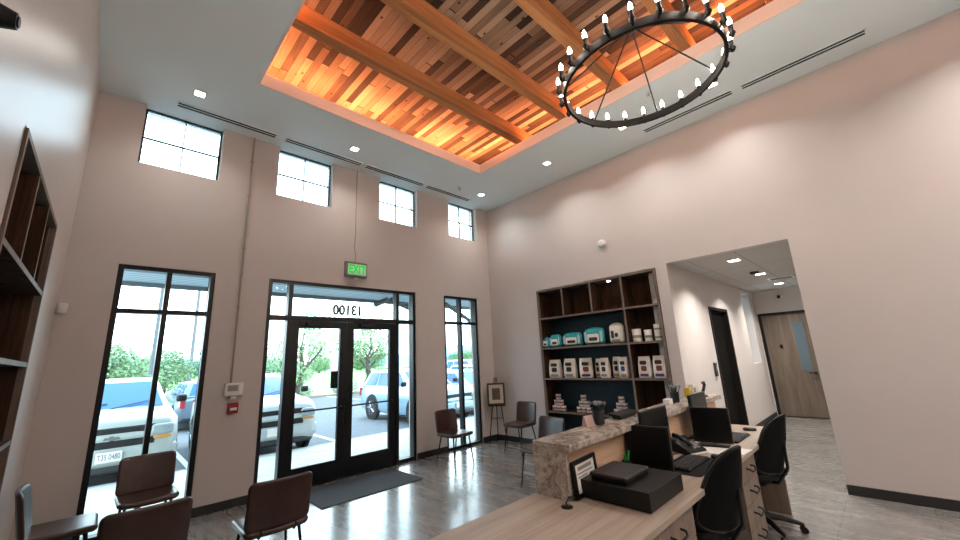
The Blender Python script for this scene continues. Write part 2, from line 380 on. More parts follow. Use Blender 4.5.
w = struct('window_7', en, m_black, bev=.003)
obj('pane', MB().box(a+.03,b-.03,D+.077,D+.083,TR,LZ-.03), m_glass, w, sm=0)
obj('pane', MB().box(a+.03,DM1,D+.077,D+.083,.04,TR-.03), m_glass, w, sm=0)
obj('pane', MB().box(DM2,b-.03,D+.077,D+.083,.04,TR-.03), m_glass, w, sm=0)
m_num = plain('frosted_number_film', '#3c4448', .6)
text('street_number', '13100', .215, m_num, (2.74, D+.088, 2.448), (PI/2,0,PI), w, .002, .47, .010)
# -------- entrance doors
for i,(x0,x1,hs) in enumerate(((DM1+.035,DC-.003,1),(DC+.003,DM2-.035,-1))):
    y0,y1 = D+.045,D+.1; z1 = TR-.055
    m = MB(); sw=.11
    m.box(x0,x0+sw,y0,y1,.015,z1); m.box(x1-sw,x1,y0,y1,.015,z1); m.box(x0+sw,x1-sw,y0,y1,z1-.1,z1); m.box(x0+sw,x1-sw,y0,y1,.015,.27)
    d = struct(f'door_{i+1}', m, m_black, bev=.003)
    obj('pane', MB().box(x0+sw-.01,x1-sw+.01,y0+.024,y0+.03,.26,z1-.09), m_glass, d, sm=0)
    zb = 1.0
    obj('push_bar', MB().tube([(x0+.07,y0,zb),(x0+.07,y0-.05,zb),(x0+.09,y0-.07,zb),(x1-.09,y0-.07,zb),(x1-.07,y0-.05,zb),(x1-.07,y0,zb)],.012,8), m_black, d)
    xh = (x1-.055) if hs==1 else (x0+.055)
    obj('pull_handle', MB().tube([(xh,y1,.9),(xh,y1+.06,.9),(xh,y1+.06,1.2),(xh,y1,1.2)],.012,8), m_black, d)
    obj('closer', MB().box(x0+.2,x0+.45,y0-.05,y0,z1-.07,z1-.02).box(x0+.3,x0+.33,y0-.04,y0-.02,z1-.02,z1+.03), m_black, d, bev=.004)
    if hs==1: obj('notice_plate', MB().box(x1-sw-.12,x1-sw-.01,y0+.012,y0+.022,1.27,1.52), m_blackpl, d, label='small black notice plate on the door glass')
# -------- hallway
slabm = MB()
struct('wall_hall_left', slab((R+.14,HX+.2),(-.2,HH),HY1,HY1+.34,[(7.65,8.70,0,2.267),(10.12,10.86,1.22,2.79)],'y'), m_wall, sm=0)
struct('wall_hall_right', MB().box(R+.14,HX+.2,HY0-.42,HY0-.3,-.2,HH), m_wall, sm=0)
struct('hall_light_block', MB().box(HX+.125,HX+.2,HY0-.42,HY1+.3,-.2,HH), m_dark, sm=0)  # added panel, stops outside light leaking through the end door gaps
struct('wall_hall_end', slab((HY0-.42,HY1+.12),(-.2,HH),HX,HX+.12,[(1.13,2.02,0,2.29)],'x'), m_wall, sm=0)
def tilegrid():
    m, nt, b = base('ceiling_tiles'); br = nt.nodes.new('ShaderNodeTexBrick'); br.offset=0; nt.links.new(world_coords(nt), br.inputs['Vector'])
    br.inputs['Scale'].default_value=1; br.inputs['Brick Width'].default_value=1.22; br.inputs['Row Height'].default_value=.61; br.inputs['Mortar Size'].default_value=.008
    for k,c in (('Color1','#b9b6b2'),('Color2','#b5b2ae'),('Mortar','#8f8c88')): br.inputs[k].default_value=lin(c)
    nt.links.new(br.outputs['Color'], b.inputs['Base Color']); b.inputs['Roughness'].default_value=.8; return m
struct('ceiling_hall', MB().box(R+.14,HX+.2,HY0-.42,HY1+.12,HH,HH+.06), tilegrid(), sm=0)
bb('baseboard_hall', (R+.14,7.6,HY1-.012,HY1,0,.1),(8.75,HX-.02,HY1-.012,HY1,0,.1),(HX-.012,HX,HY0,1.08,0,.1))
m = MB(); m.box(HX-.01,HX+.1,2.0,2.05,0,2.33).box(HX-.01,HX+.1,1.1,1.15,0,2.33).box(HX-.01,HX+.1,1.15,2.0,2.28,2.33)
d = struct('door_3', MB().box(HX+.03,HX+.07,1.155,1.995,.012,2.275), m_halldoor, bev=.002)
obj('door_frame', m, m_black, d, bev=.003)
obj('pane', slab((1.23,1.46),(.98,2.1),HX+.02,HX+.029,[(1.25,1.44,1.0,2.08)],'x'), m_halldoor, d, sm=0, label='wooden glazing bead')
obj('pane', MB().box(HX+.022,HX+.029,1.25,1.44,1.0,2.08), plain('blue_grey_glass','#56646c',.1,spec=.5), d, sm=0, label='blue grey vision glass')
obj('lever_handle', MB().cyl((HX+.03,1.215,.95),(HX-.03,1.215,.95),.025).tube([(HX-.02,1.215,.95),(HX-.04,1.22,.95),(HX-.04,1.33,.95)],.01), m_blackmetal, d)
obj('peephole_plate', MB().cb(HX+.025,1.72,1.55,.012,.06,.08), m_black, d)
# dark doorway: near-black leaf paints the darkness of the opening
m = MB(); m.box(7.60,7.66,HY1-.015,HY1+.13,0,2.31).box(8.69,8.75,HY1-.015,HY1+.13,0,2.31).box(7.66,8.69,HY1-.015,HY1+.13,2.26,2.31)
d = struct('door_4', MB().box(7.665,8.685,HY1+.07,HY1+.11,.012,2.255), plain('doorway_shade_paint','#060504',.85,spec=.08), bev=.002)
obj('door_frame', m, plain('dark_frame','#1a1614',.7,spec=.15), d, bev=.003)
obj('lever_handle', MB().cyl((7.76,HY1+.07,1.0),(7.76,HY1+.02,1.0),.02).tube([(7.76,HY1+.03,1.0),(7.87,HY1+.03,1.0)],.009), m_blackmetal, d)
w = struct('window_8', frame(MB(),10.12,10.86,1.22,2.79,HY1+.27,HY1+.31,.03), m_black, bev=.002)
obj('pane', MB().box(10.14,10.84,HY1+.285,HY1+.291,1.24,2.77), m_glass, w, sm=0)

# ------------------------------------------------------------------ lights in the ceiling
def area(name, loc, power, size, col, parent=None, spread=140, rot=(0,0,0)):
    l = bpy.data.lights.new(name,'AREA'); l.shape='DISK'; l.size=size; l.energy=power; l.color=col; l.spread=math.radians(spread)
    o = bpy.data.objects.new(name,l); COL.objects.link(o); o.location=loc; o.rotation_euler=rot; o.parent=parent; return o
DOWN_P = 34
def downlight(x,y,z,label,power=None,group='recessed square downlights', s=.10, col=(1,.94,.88)):
    t = thing('ceiling_light', label, 'ceiling light', (x,y,z), 0, group)
    obj('light_trim', slab((-s/2-.02,s/2+.02),(-s/2-.02,s/2+.02),-.006,0,[(-s/2,s/2,-s/2,s/2)],'z'), m_whitepl, t, bev=.002)
    obj('lens', MB().box(-s/2,s/2,-s/2,s/2,-.003,0), m_down, t, sm=0)
    area('lamp', (0,0,-.02), DOWN_P if power is None else power, s, col, t, 130)
    return t
for (x,y,lb,pw) in ((.442,5.17,'square ceiling downlight nearest the left corner above the first high window',6),
                 (2.43,5.17,'square ceiling downlight above the entrance doors',6),
                 (5.2,5.19,'square ceiling downlight nearest the far right corner',7),
                 (5.2,3.52,'square ceiling downlight above the right bookcase',10),
                 (5.2,2.12,'square ceiling downlight just below the chandelier ring, by the short vent',10),
                 (5.2,.91,'square ceiling downlight right of the chandelier ring',11)):
    downlight(x,y,H,lb,pw)
for x,y in ((4.9,-1.3),(5.2,-2.2),(5.2,-3.3),(.45,-2.2),(2.7,-3.3)): downlight(x,y,H,'unseen square downlight added as fill light in the rear half of the room',18 if y>-1.5 else None)  # out of view, added as fill for the near area and right wall
t = thing('sprinkler','tiny white ceiling sprinkler beside the far right corner downlight','sprinkler',(4.615,5.2,H),0,'ceiling sprinklers')
obj('escutcheon', MB().lathe([(.04,0),(.035,-.012),(.015,-.016)]), m_whitepl, t); obj('deflector', MB().cyl((0,0,0),(0,0,-.05),.008).lathe([(.02,-.045),(.02,-.05)]), m_chrome, t)
dup(t,(4.73,1.53,H),0,'ceiling sprinkler seen through the chandelier ring')
def vent(x0,y0,x1,y1,label,grp):
    w = .06; t = thing('slot_vent', label, 'vent', ((x0+x1)/2,(y0+y1)/2,H), 0, grp); lx=abs(x1-x0)/2; ly=abs(y1-y0)/2
    if lx>ly:
        obj('frame', slab((-lx,lx),(-w,w),-.012,-.0,[(-lx+.012,lx-.012,-w+.01,-.006),(-lx+.012,lx-.012,.006,w-.01)],'z'), m_ceil, t, sm=0)
        obj('slot', MB().box(-lx+.01,lx-.01,-w+.01,w-.01,-.006,-.001), m_dark, t, sm=0)
    else:
        obj('frame', slab((-w,w),(-ly,ly),-.012,-.0,[(-w+.01,-.006,-ly+.012,ly-.012),(.006,w-.01,-ly+.012,ly-.012)],'z'), m_ceil, t, sm=0)
        obj('slot', MB().box(-w+.01,w-.01,-ly+.01,ly-.01,-.006,-.001), m_dark, t, sm=0)
for (a,b,lb) in ((.263,1.414,'linear slot vent furthest left, above the first high window'),(1.526,2.735,'linear slot vent above the second high window'),(2.805,4.0,'linear slot vent in front of the third high window'),(4.07,5.19,'linear slot vent furthest right, above the fourth high window')):
    vent(a,5.545,b,5.545,lb,'slot vents along the entrance wall')
vent(5.57,.773,5.57,1.96,'linear slot vent along the right wall passing behind the chandelier','slot vents along the right wall')
vent(5.57,-.5,5.57,.677,'linear slot vent along the right wall, clear of the chandelier','slot vents along the right wall')
for x,lb in ((6.7,'square hallway ceiling light nearest the lobby'),(8.47,'middle square hallway ceiling light'),(10.24,'square hallway ceiling light nearest the end door')):
    downlight(x,1.364,HH,lb,26,'hallway ceiling lights',.14,(1,.95,.88))
t = thing('ceiling_vent','square hallway ceiling grille with dark slats','vent',(9.4,1.2,HH))
obj('frame', slab((-.2,.2),(-.2,.2),-.01,0,[(-.17,.17,-.17,.17)],'z'), m_ceil, t, sm=0)
m = MB(); [m.box(-.17,.17,-.16+.05*i,-.14+.05*i,-.008,-.001) for i in range(7)]; obj('slats', m, m_greypl, t, sm=0)
t = thing('smoke_detector','small grey smoke detector on the hallway ceiling','smoke detector',(8.12,1.39,HH)); obj('housing', MB().lathe([(.07,0),(.07,-.02),(.05,-.04),(.02,-.045)]), m_greypl, t)
t = thing('security_camera','small black dome camera on the wall above the hallway door','camera',(HX,1.56,2.68)); obj('mount', MB().box(-.03,0,-.06,.06,-.03,.03), m_whitepl, t, bev=.005); obj('dome', MB().sphere((-.05,0,0),.04,12), m_blackpl, t)
t = thing('wall_dispenser','slim grey wall unit beside the dark doorway in the hallway','switch plate',(7.375,HY1,1.24)); obj('plate', MB().box(-.05,.05,-.03,0,-.11,.11), m_greypl, t, bev=.006); obj('button', MB().box(-.03,.03,-.034,-.028,-.02,.06), m_chrome, t, bev=.002)
t = thing('smoke_detector','round white smoke detector high on the right wall above the bookcase','smoke detector',(R,3.057,3.42)); t.rotation_euler=(0,-PI/2,0)
obj('base_plate', MB().lathe([(.075,0),(.075,.018),(.07,.022)],n=24), m_whitepl, t); obj('housing', MB().lathe([(.06,.02),(.06,.04),(.045,.055),(.01,.06)],n=24), m_whitepl, t)

# ------------------------------------------------------------------ chandelier
CX,CY,CZr,CR = 2.72,.925,3.60,.58
ch = thing('chandelier','large black iron ring chandelier with lit candle bulbs hanging below the timber recess','chandelier',(CX,CY,CZr))
m = MB(); n=72; r0,r1,h = CR-.022,CR,.06
vs=[];fs=[]
for k in range(n):
    a=2*PI*k/n; c,s=math.cos(a),math.sin(a); vs += [(r0*c,r0*s,0),(r1*c,r1*s,0),(r1*c,r1*s,h),(r0*c,r0*s,h)]
for k in range(n):
    b0=4*k;b1=4*((k+1)%n)
    for i in range(4): fs.append((b0+i,b0+(i+1)%4,b1+(i+1)%4,b1+i))
m.add(vs,fs); obj('ring', m, m_blackmetal, ch)
AP = .5
obj('hub', MB().lathe([(.012,AP-.02),(.035,AP-.01),(.035,AP+.03),(.015,AP+.05)]), m_blackmetal, ch)
obj('stem', MB().cyl((0,0,AP+.04),(0,0,WZ-CZr),.009,n=8), m_blackmetal, ch)
obj('canopy', MB().lathe([(.07,WZ-CZr),(.07,WZ-CZr-.03),(.02,WZ-CZr-.05)]), m_blackmetal, ch)
for a in (66,9,-48,-108,-168,126):
    c,s=math.cos(math.radians(a)),math.sin(math.radians(a))
    obj('rod', MB().cyl((.03*c,.03*s,AP),((CR-.02)*c,(CR-.02)*s,.06),.006,n=6), m_blackmetal, ch)
mc=MB().lathe([(.011,-.03),(.022,-.01),(.022,.0),(.014,.005),(.014,.06)],n=10).mesh('candle_cup'); mb=MB().lathe([(.008,.06),(.013,.075),(.014,.088),(.010,.108),(.002,.128)],n=10).mesh('bulb')
mcl=MB().tube([(-.012,0,-.02),(-.035,0,-.03),(-.04,0,.02)],.007,6).mesh('bracket')
for k in range(24):
    a=math.radians(5+15*k); c,s=math.cos(a),math.sin(a); rr=CR+.03
    q=obj('candle_holder', mc if mc.materials else mc, None, ch, loc=(rr*c,rr*s,.05))
    if not mc.materials: mc.materials.append(m_blackmetal); mb.materials.append(m_bulb); mcl.materials.append(m_blackmetal)
    q.rotation_euler=(0,0,a)
    obj('bulb', mb, None, q); obj('bracket', mcl, None, q)

# ------------------------------------------------------------------ things on the entrance wall
t = thing('exit_sign','green lit EXIT sign on the wall above the entrance doors','exit sign',(2.80,D,3.11))
obj('housing', MB().box(-.19,.19,-.05,0,-.125,.125), plain('sign_grey','#6d716c',.5), t, bev=.006)
obj('face', MB().box(-.15,.17,-.056,-.048,-.09,.09), plain('exit_face','#cfd8cc',.5,emit='#12c74a',est=.12), t, bev=.002, label='pale green lit face')
text('letters','EXIT',.19,emis('exit_green','#0fd24a',.9),(0.01,-.058,0),(PI/2,0,0),t,.002,.28,.004)
obj('test_button', MB().box(-.03,.03,-.045,0,-.165,-.13), m_whitepl, t, bev=.003)
solo('power_wire', MB().tube([(2.79,D-.006,H),(2.785,D-.006,4.2),(2.79,D-.006,3.7),(2.77,D-.008,3.5),(2.80,D-.01,3.36),(2.79,D-.01,3.23)],.008,6), m_cond, 'thin wire running down the wall to the exit sign','wire')
t = thing('electrical_conduit','tall thin painted conduit running down the wall to the alarm box','conduit',(1.19,D,0))
obj('pipe', MB().tube([(0,-.015,H),(0,-.015,1.45)],.011,8), m_cond, t)
m=MB(); [m.box(-.02,.02,-.028,0,z,z+.02) for z in (4.5,3.98,3.2,2.4)]; obj('strap', m, m_cond, t)
t = thing('alarm_panel','white wall box with printed front above the red pull station','alarm box',(1.22,D,1.37))
obj('housing', MB().box(-.1,.1,-.06,0,-.075,.075), m_whitepl, t, bev=.006)
obj('display', MB().box(-.07,.04,-.064,-.058,-.02,.05), plain('panel_grey','#8d918f',.4), t, bev=.001)
obj('side_strip', MB().box(.055,.09,-.064,-.058,-.055,.055), m_white, t, bev=.001); obj('knockout', MB().box(-.03,.03,-.04,0,-.12,-.077), m_whitepl, t, bev=.003)
t = thing('fire_pull_station','small red fire alarm pull station on the wall left of the entrance','fire alarm',(1.23,D,1.145))
obj('housing', MB().box(-.055,.055,-.05,0,-.065,.065), m_red, t, bev=.006); obj('pull_bar', MB().box(-.035,.035,-.062,-.048,-.025,.005), m_white, t, bev=.002)
t = thing('motion_sensor','small white motion sensor on the entrance wall by the left corner','sensor',(-.375,D,2.3))
obj('mount', MB().box(-.02,.02,-.03,0,-.03,.03), m_whitepl, t, bev=.003); obj('head', MB().box(-.035,.035,-.075,-.03,-.05,.055), m_whitepl, t, bev=.012)
t = thing('wall_light','small dark round fixture on the left wall beyond the bookcase top','wall fixture',(L,1.94,2.86))
obj('body', MB().cyl((0,0,0),(.05,0,0),.045,.03,16), m_blackpl, t); obj('face', MB().cyl((.05,0,0),(.055,0,0),.02,n=12), m_greypl, t)
# door mat
t = solo('door_mat', MB().pad(1.42,.9,.012,lambda x,y,h:(x,y,h+.006),.02,.01), m_mat, 'dark grey rectangular mat on the floor inside the entrance doors','door mat')
t.location=(2.72,5.30,0); t.rotation_euler=(0,0,.0)

# ------------------------------------------------------------------ bookcases
TH=.032
def bookcase(name,label,xf,sgn,y0,y1,zt,cols,shelves,depth=.34,navy=None,zb=0.1):
    """xf = wall face, sgn=+1 box goes to +x"""
    t = thing(name,label,'bookcase',(xf,(y0+y1)/2,0)); yc=(y0+y1)/2
    X=lambda a,b:(min(a*sgn,b*sgn),max(a*sgn,b*sgn)); g=.012
    m=MB(); x=X(-.012,depth)
    ya,yb=y0-yc+g,y1-yc-g; z1=zt-g; z0=zb+g
    obj('side_panel', MB().box(*x,ya,ya+TH,z0,z1), m_case, t, bev=.002); obj('side_panel', MB().box(*x,yb-TH,yb,z0,z1), m_case, t, bev=.002)
    obj('top_panel', MB().box(*x,ya+TH,yb-TH,z1-TH,z1), m_case, t, bev=.002); obj('bottom_panel', MB().box(*x,ya+TH,yb-TH,z0,z0+TH), m_case, t, bev=.002)
    obj('back_panel', MB().box(*X(depth,depth+.012),ya,yb,z0,z1), m_casein, t, sm=0)
    obj('liner', MB().box(*X(.03,depth),ya+TH,ya+TH+.003,z0+TH,z1-TH), m_casein, t, sm=0); obj('liner', MB().box(*X(.03,depth),yb-TH-.003,yb-TH,z0+TH,z1-TH), m_casein, t, sm=0)
    xs=X(-.008,depth)
    return t,yc,xs,X,(ya,yb,z0,z1)
def board(name,xs,y0,y1,z0,z1,t,out):
    o=obj(name, MB().box(xs[0],xs[1],y0,y1,z0,z1), m_casein, t, sm=0)
    xa=xs[0] if out<0 else xs[1]
    obj('edge_band', MB().box(min(xa,xa+out*.002),max(xa,xa+out*.002),y0,y1,z0,z1), m_case, o, sm=0, label='lighter grey wood front edge')
t,yc,xs,X,(ya,yb,z0,z1)=bookcase('bookcase','tall built-in bookcase of grey wood in the right wall with pet food on its shelves',R,1,SB[0],SB[1],2.836,None,None)
ydv=2.816-yc
tops=[2.277,1.74,1.195,.625]
for i,z in enumerate(tops):
    if i==0: board('shelf',xs,ya+TH,yb-TH,z-TH/2,z+TH/2, t, -1)
    else:
        board('shelf',xs,ydv+TH/2,yb-TH,z-TH,z, t, -1); board('shelf',xs,ya+TH,ydv-TH/2,z-TH,z, t, -1)
board('divider',xs,ydv-TH/2,ydv+TH/2,z0+TH,2.277-TH/2, t, -1)
for y in (3.967,3.385,2.816): board('divider',xs,y-yc-TH/2,y-yc+TH/2,2.277+TH/2,z1-TH, t, -1)
obj('back_lining', MB().box(.33,.339,ydv+TH/2,yb-TH,z0+TH,2.277-TH/2), m_navy, t, sm=0, label='dark blue back lining')
for y in (3.1,): obj('puck_light', MB().cyl((.15,y-yc,z1-TH-.008),(.15,y-yc,z1-TH),.03,n=12), m_down, t)
t,yc,xs,X,(ya,yb,z0,z1)=bookcase('bookcase','built-in bookcase with dark wood interior in the left wall by the camera',L,-1,2.745,4.539,2.842,None,None)
for z in (2.27,1.73,1.19,.64): board('shelf',xs,ya+TH,yb-TH,z-TH,z, t, 1)
for y in (3.34,3.94): board('divider',xs,y-yc-TH/2,y-yc+TH/2,2.27,z1-TH, t, 1)
obj('puck_light', MB().cyl((-.15,.35,2.27-TH-.008),(-.15,.35,2.27-TH),.03,n=12), m_chrome, t)
b = thing('product_box','white carton standing on the left bookcase shelf at the picture edge','box',(L-.12,3.44,1.73)); obj('carton', MB().box(-.07,.07,-.06,.06,0,.2), m_white, b, bev=.004); obj('print', MB().box(.07,.072,-.04,.04,.05,.15), m_ink4, b)

# ------------------------------------------------------------------ goods on the right bookcase
def bag_mesh(w,d,h,top=.55,crimp=.03):
    m=MB(); prof=[(0,.92,.9),(.03,1,1),(.3,1.03,1.05),(.6,1,.95),(.82,.97,.6),(.93,.96,.16),(1.0,.97,.10)]; rings=[]
    n=20; vs=[];fs=[]
    for f,sx,sy in prof:
        for k in range(n):
            a=2*PI*k/n; c,s=math.cos(a),math.sin(a); e=.35
            x=w/2*sx*math.copysign(abs(c)**e,c); y=d/2*sy*math.copysign(abs(s)**e,s)
            vs.append((y,x,f*h+ (.004*math.sin(5*a) if 0<f<1 else 0)))
    for j in range(len(prof)-1):
        for k in range(n): fs.append((j*n+k,j*n+(k+1)%n,(j+1)*n+(k+1)%n,(j+1)*n+k))
    fs.append(tuple(range(n-1,-1,-1))); fs.append(tuple(range((len(prof)-1)*n,len(prof)*n)))
    return m.add(vs,fs)
def pillow_bag(w,d,h):
    return MB().pad(w,h,d,lambda x,y,t:(t*(1.15-.5*(y/h+.5)),x,(y+h/2)*(1-.10*(2*x/w)**2)),.05,d/2*1.3,8)
def facing(t,w,h,items):
    """printed areas on the front (-x side): (mat, y0,y1,z0,z1,x)"""
    for nm,mt,y0,y1,z0,z1,x in items: obj(nm, MB().pad((y1-y0),(z1-z0),.004,lambda a,b,c:(x+c,(y0+y1)/2+a,(z0+z1)/2+b),min(.02,(z1-z0)/3,(y1-y0)/3),.002,3,2), mt, t)
XF=R+.02
def bag(yl,yr,h,z,lab,style,cat='bag',grp=None,d=.11):
    w=abs(yl-yr)*.94; yc=(yl+yr)/2
    t=thing('pet_food_bag',lab,cat,(XF+.02+d/2,yc,z),0,grp); f=-d/2
    if style=='teal':
        obj('pouch', pillow_bag(w,d,h), m_tealbag, t); facing(t,w,h,[('side_patch',m_paleteal,-w*.46,-w*.33,h*.15,h*.75,f-.004),('side_patch',m_paleteal,w*.33,w*.46,h*.15,h*.75,f-.004),('label_panel',m_bag,-w*.30,w*.30,h*.12,h*.62,f-.012),('print',m_ink,-w*.22,w*.22,h*.22,h*.42,f-.016)])
    elif style=='pillow':
        obj('pouch', pillow_bag(w,d,h), m_bag, t); facing(t,w,h,[('print',m_ink,-w*.18,w*.05,h*.3,h*.5,f-.012),('print',m_ink,w*.1,w*.3,h*.25,h*.62,f-.012),('print',m_ink4,-w*.3,w*.3,h*.08,h*.18,f-.012)])
    else:
        obj('pouch', bag_mesh(w,d,h), m_bag, t)
        ink={'dark':m_ink,'rust':m_ink2,'violet':m_ink3}[style]
        facing(t,w,h,[('print',m_ink,-w*.28,w*.28,h*.62,h*.80,f-.006),('print',ink,-w*.25,w*.2,h*.32,h*.56,f-.010),('print',m_ink4 if style!='rust' else m_ink3,-w*.34,w*.34,h*.08,h*.2,f-.008)])
    return t
z=1.74
bag(4.52,4.39,.2,z,'smallest teal treat bag at the left end of the upper goods shelf','teal',grp='teal treat bags')
bag(4.37,4.12,.235,z,'second teal treat bag from the left, white sides, upper goods shelf','teal',grp='teal treat bags')
bag(4.08,3.68,.245,z,'wide teal treat bag in the middle of the upper goods shelf','teal',grp='teal treat bags')
bag(3.64,3.25,.295,z,'largest teal treat bag beside the white bag','teal',grp='teal treat bags')
bag(3.17,2.90,.33,z,'white bag with dark print right of the teal bags','pillow')
z=1.195
bag(4.44,4.19,.32,z,'cream bag furthest left on the middle goods shelf','dark',grp='upright bags on the middle goods shelf').rotation_euler=(0,0,.1)
bag(4.12,3.87,.33,z,'cream bag second from the left on the middle goods shelf, round dark emblem','dark',grp='upright bags on the middle goods shelf')
bag(3.79,3.56,.33,z,'cream bag with rust red print near the shelf middle','rust',grp='upright bags on the middle goods shelf').rotation_euler=(0,0,.3)
t=bag(3.55,3.44,.31,z,'narrow bag set back beside the rust printed bag','dark',grp='upright bags on the middle goods shelf'); t.location.x+=.12
bag(3.40,3.24,.32,z,'pale bag third from the shelf divider with dark print','dark',grp='upright bags on the middle goods shelf')
t=bag(3.22,3.08,.33,z,'pale bag set back behind the row, between two front bags','dark',grp='upright bags on the middle goods shelf'); t.location.x+=.1
bag(3.06,2.91,.325,z,'pale bag with violet print next to the shelf divider','violet',grp='upright bags on the middle goods shelf')
bag(2.75,2.55,.32,z,'rust and violet printed bag left in the narrow bookcase column','rust',grp='bags in the narrow column')
bag(2.52,2.32,.325,z,'rust and violet printed bag right in the narrow bookcase column','rust',grp='bags in the narrow column')
def tub(y,h,r,lab):
    t=thing('treat_canister',lab,'canister',(XF+.09,y,1.74),0,'canisters in the narrow column')
    obj('canister', MB().lathe([(r*.96,0),(r,.01),(r,h-.03),(r*.97,h-.025)],n=20), m_bag, t); obj('lid', MB().lathe([(r*1.03,h-.028),(r*1.03,h-.004),(r*.98,h)],n=20), m_white, t)
    obj('print', MB().lathe([(r+.002,h*.3),(r+.003,h*.32),(r+.003,h*.5),(r+.002,h*.52)],n=20), m_ink4, t)
    return t
tub(2.715,.20,.07,'short wide canister left in the narrow column'); tub(2.535,.175,.055,'small middle canister in the narrow column')
t=tub(2.38,.125,.055,'lower tin of the stacked pair at the right end of the column'); t2=dup(t,(XF+.09,2.38,1.865),0,'upper tin of the stacked pair at the right end of the column')
# pyramids of tins
tin=thing('food_tin','tin','tin',(0,0,0)); r=.046
obj('body', MB().lathe([(r*.95,0),(r,.004),(r,.088),(r*.95,.092)],n=16), m_can, tin); obj('rim', MB().lathe([(r*1.02,.09),(r*1.02,.096),(r*.9,.097)],n=16), m_chrome, tin)
obj('label_band', MB().lathe([(r+.0015,.03),(r+.002,.032),(r+.002,.055),(r+.0015,.057)],n=16), plain('tin_band','#8d6f78',.5), tin)
first=True
for yc,nm in ((4.32,'left'),(3.80,'middle'),(3.11,'right')):
    for row in range(3):
        for k in range(3-row):
            y=yc-(k-(2-row)/2)*.098
            pos={0:('left end','centre','right end'),1:('left','right'),2:('top',)}[row][k]
            lb=f'small labelled tin, {["bottom row","second row","peak"][row]} {pos} of the {nm} tin pyramid'
            o=tin if first else dup(tin,(0,0,0)); first=False
            o.location=(XF+.09,y,.625+.097*row); o['label']=lb; o['category']='tin'; o['group']=f'tins in the {nm} pyramid'

# ------------------------------------------------------------------ easel with picture in the corner
t=thing('easel','thin black tripod easel in the far right corner','easel',(5.74,5.60,0),-PI/4)
for s,lb in ((-1,0),(1,0)): obj('leg', MB().tube([(s*.17,-.10,0),(s*.02,.0,1.22)],.009,6), m_blackmetal, t)
obj('leg', MB().tube([(0,.22,0),(0,.02,1.2)],.009,6), m_blackmetal, t)
obj('ledge', MB().box(-.17,.17,-.11,-.045,.675,.69), m_blackmetal, t); obj('brace', MB().cyl((-.11,-.06,.45),(.11,-.06,.45),.006,n=6), m_blackmetal, t)
t=thing('framed_picture','dark wooden framed picture with cream mat resting on the easel','picture',(5.74,5.60,.695),-PI/4)
T=Matrix.Translation((0,-.085,0)) @ Matrix.Rotation(-.10,4,'X')
def pm(): q=MB(); q.T=T; return q
q=pm(); slab((-.175,.175),(0,.42),-.012,.012,[(-.14,.14,.035,.385)],'y',q); obj('frame', q, plain('walnut_frame','#2a1a12',.35), t)
obj('mat_board', pm().box(-.145,.145,-.002,.004,.03,.39), plain('cream_mat','#b9ad9c',.7), t); obj('photo_print', pm().box(-.08,.08,-.005,-.001,.10,.32), plain('dark_photo','#4a4038',.5,var=.5,vs=18), t)

# ------------------------------------------------------------------ waiting chairs
def waiting_chair(label,loc,rz,leather=None):
    """front faces local -y"""
    t=thing('waiting_chair',label,'chair',loc,rz,'brown leather waiting chairs'); le=leather or m_leather
    obj('seat', MB().pad(.45,.43,.05,lambda x,y,h:(x,y,.445+h-.02*math.cos(x/.225*1.4)*0-.10*max(0,-y-.15)**1.5+ .012*(2*x/.45)**2),.05,.025), le, t)
    def bf(x,y,h): # y: up
        zz=.635+y; bend=.03*(2*x/.45)**2
        return (x, .205+.16*(zz-.47)+h-bend, zz)
    obj('backrest', MB().pad(.45,.34,.035,bf,.045,.0175), le, t)
    [obj('back_rod', MB().tube([(q*.12,.08,.42),(q*.12,.18,.415),(q*.12,.205,.44),(q*.12,.212,.47)],.009,6), m_blackmetal, t) for q in (-1,1)]
    obj('seat_frame', MB().tube([(-.17,-.15,.425),(.17,-.15,.425),(.17,.15,.425),(-.17,.15,.425)],.009,6,True), m_blackmetal, t)
    for sx in (-1,1):
        for sy in (-1,1):
            obj('leg', MB().tube([(sx*.165,sy*.145,.425),(sx*.20,sy*(.20 if sy<0 else .24),0.0)],[.012,.008],8), m_blackmetal, t)
    return t
chA=waiting_chair('brown leather chair standing between the entrance doors and the right window',(4.20,5.06,0),.04,m_leatherB)
for lb,loc,rz in (('brown leather chair beside the easel, its back to the right wall',(5.38,4.72,0),-PI/2),
                  ('brown leather chair partly hidden behind the reception counter end',(4.15,3.30,0),-PI/2-.12),
                  ('brown leather chair seen from behind, nearest the door mat',(1.08,3.57,0),PI),
                  ('brown leather chair under the left window, facing into the room',(.46,5.22,0),0.03),
                  ('brown leather chair seen from behind, cut by the bottom edge left of centre',(.31,3.62,0),PI+.04),
                  ('brown leather chair against the left wall, cut by the picture corner',(-.09,4.76,0),PI/2)):
    dup(chA,loc,rz,lb)

# ------------------------------------------------------------------ reception desk
DX0,DX1,DY0,DY1,DZ = .8,5.13,.95,1.50,.76
KX0,KX1,KY0,KY1,KZ = 2.07,5.11,1.50,1.69,1.07
t=thing('reception_counter','tall reception counter with speckled granite top and end','counter',(KX0,(KY0+KY1)/2,0))
yc=(KY0+KY1)/2
obj('counter_top', MB().box(0,KX1-KX0+.02,1.43-yc,1.715-yc,KZ-.04,KZ), m_granite, t, bev=.004, label='speckled granite top')
obj('end_panel', MB().box(0,.04,1.465-yc,1.712-yc,0,KZ-.0405), m_granite, t, bev=.003, label='speckled granite end')
obj('inner_panel', MB().box(.041,KX1-KX0,KY0-yc,KY0-yc+.02,0,KZ-.041), m_panel, t, sm=0, label='light tan wood panel')
obj('core', MB().box(.041,KX1-KX0,KY0-yc+.021,KY1-yc,0,KZ-.041), m_case, t, sm=0)
t=thing('reception_desk','long brown wood laminate reception desk behind the counter','desk',(0,0,0))
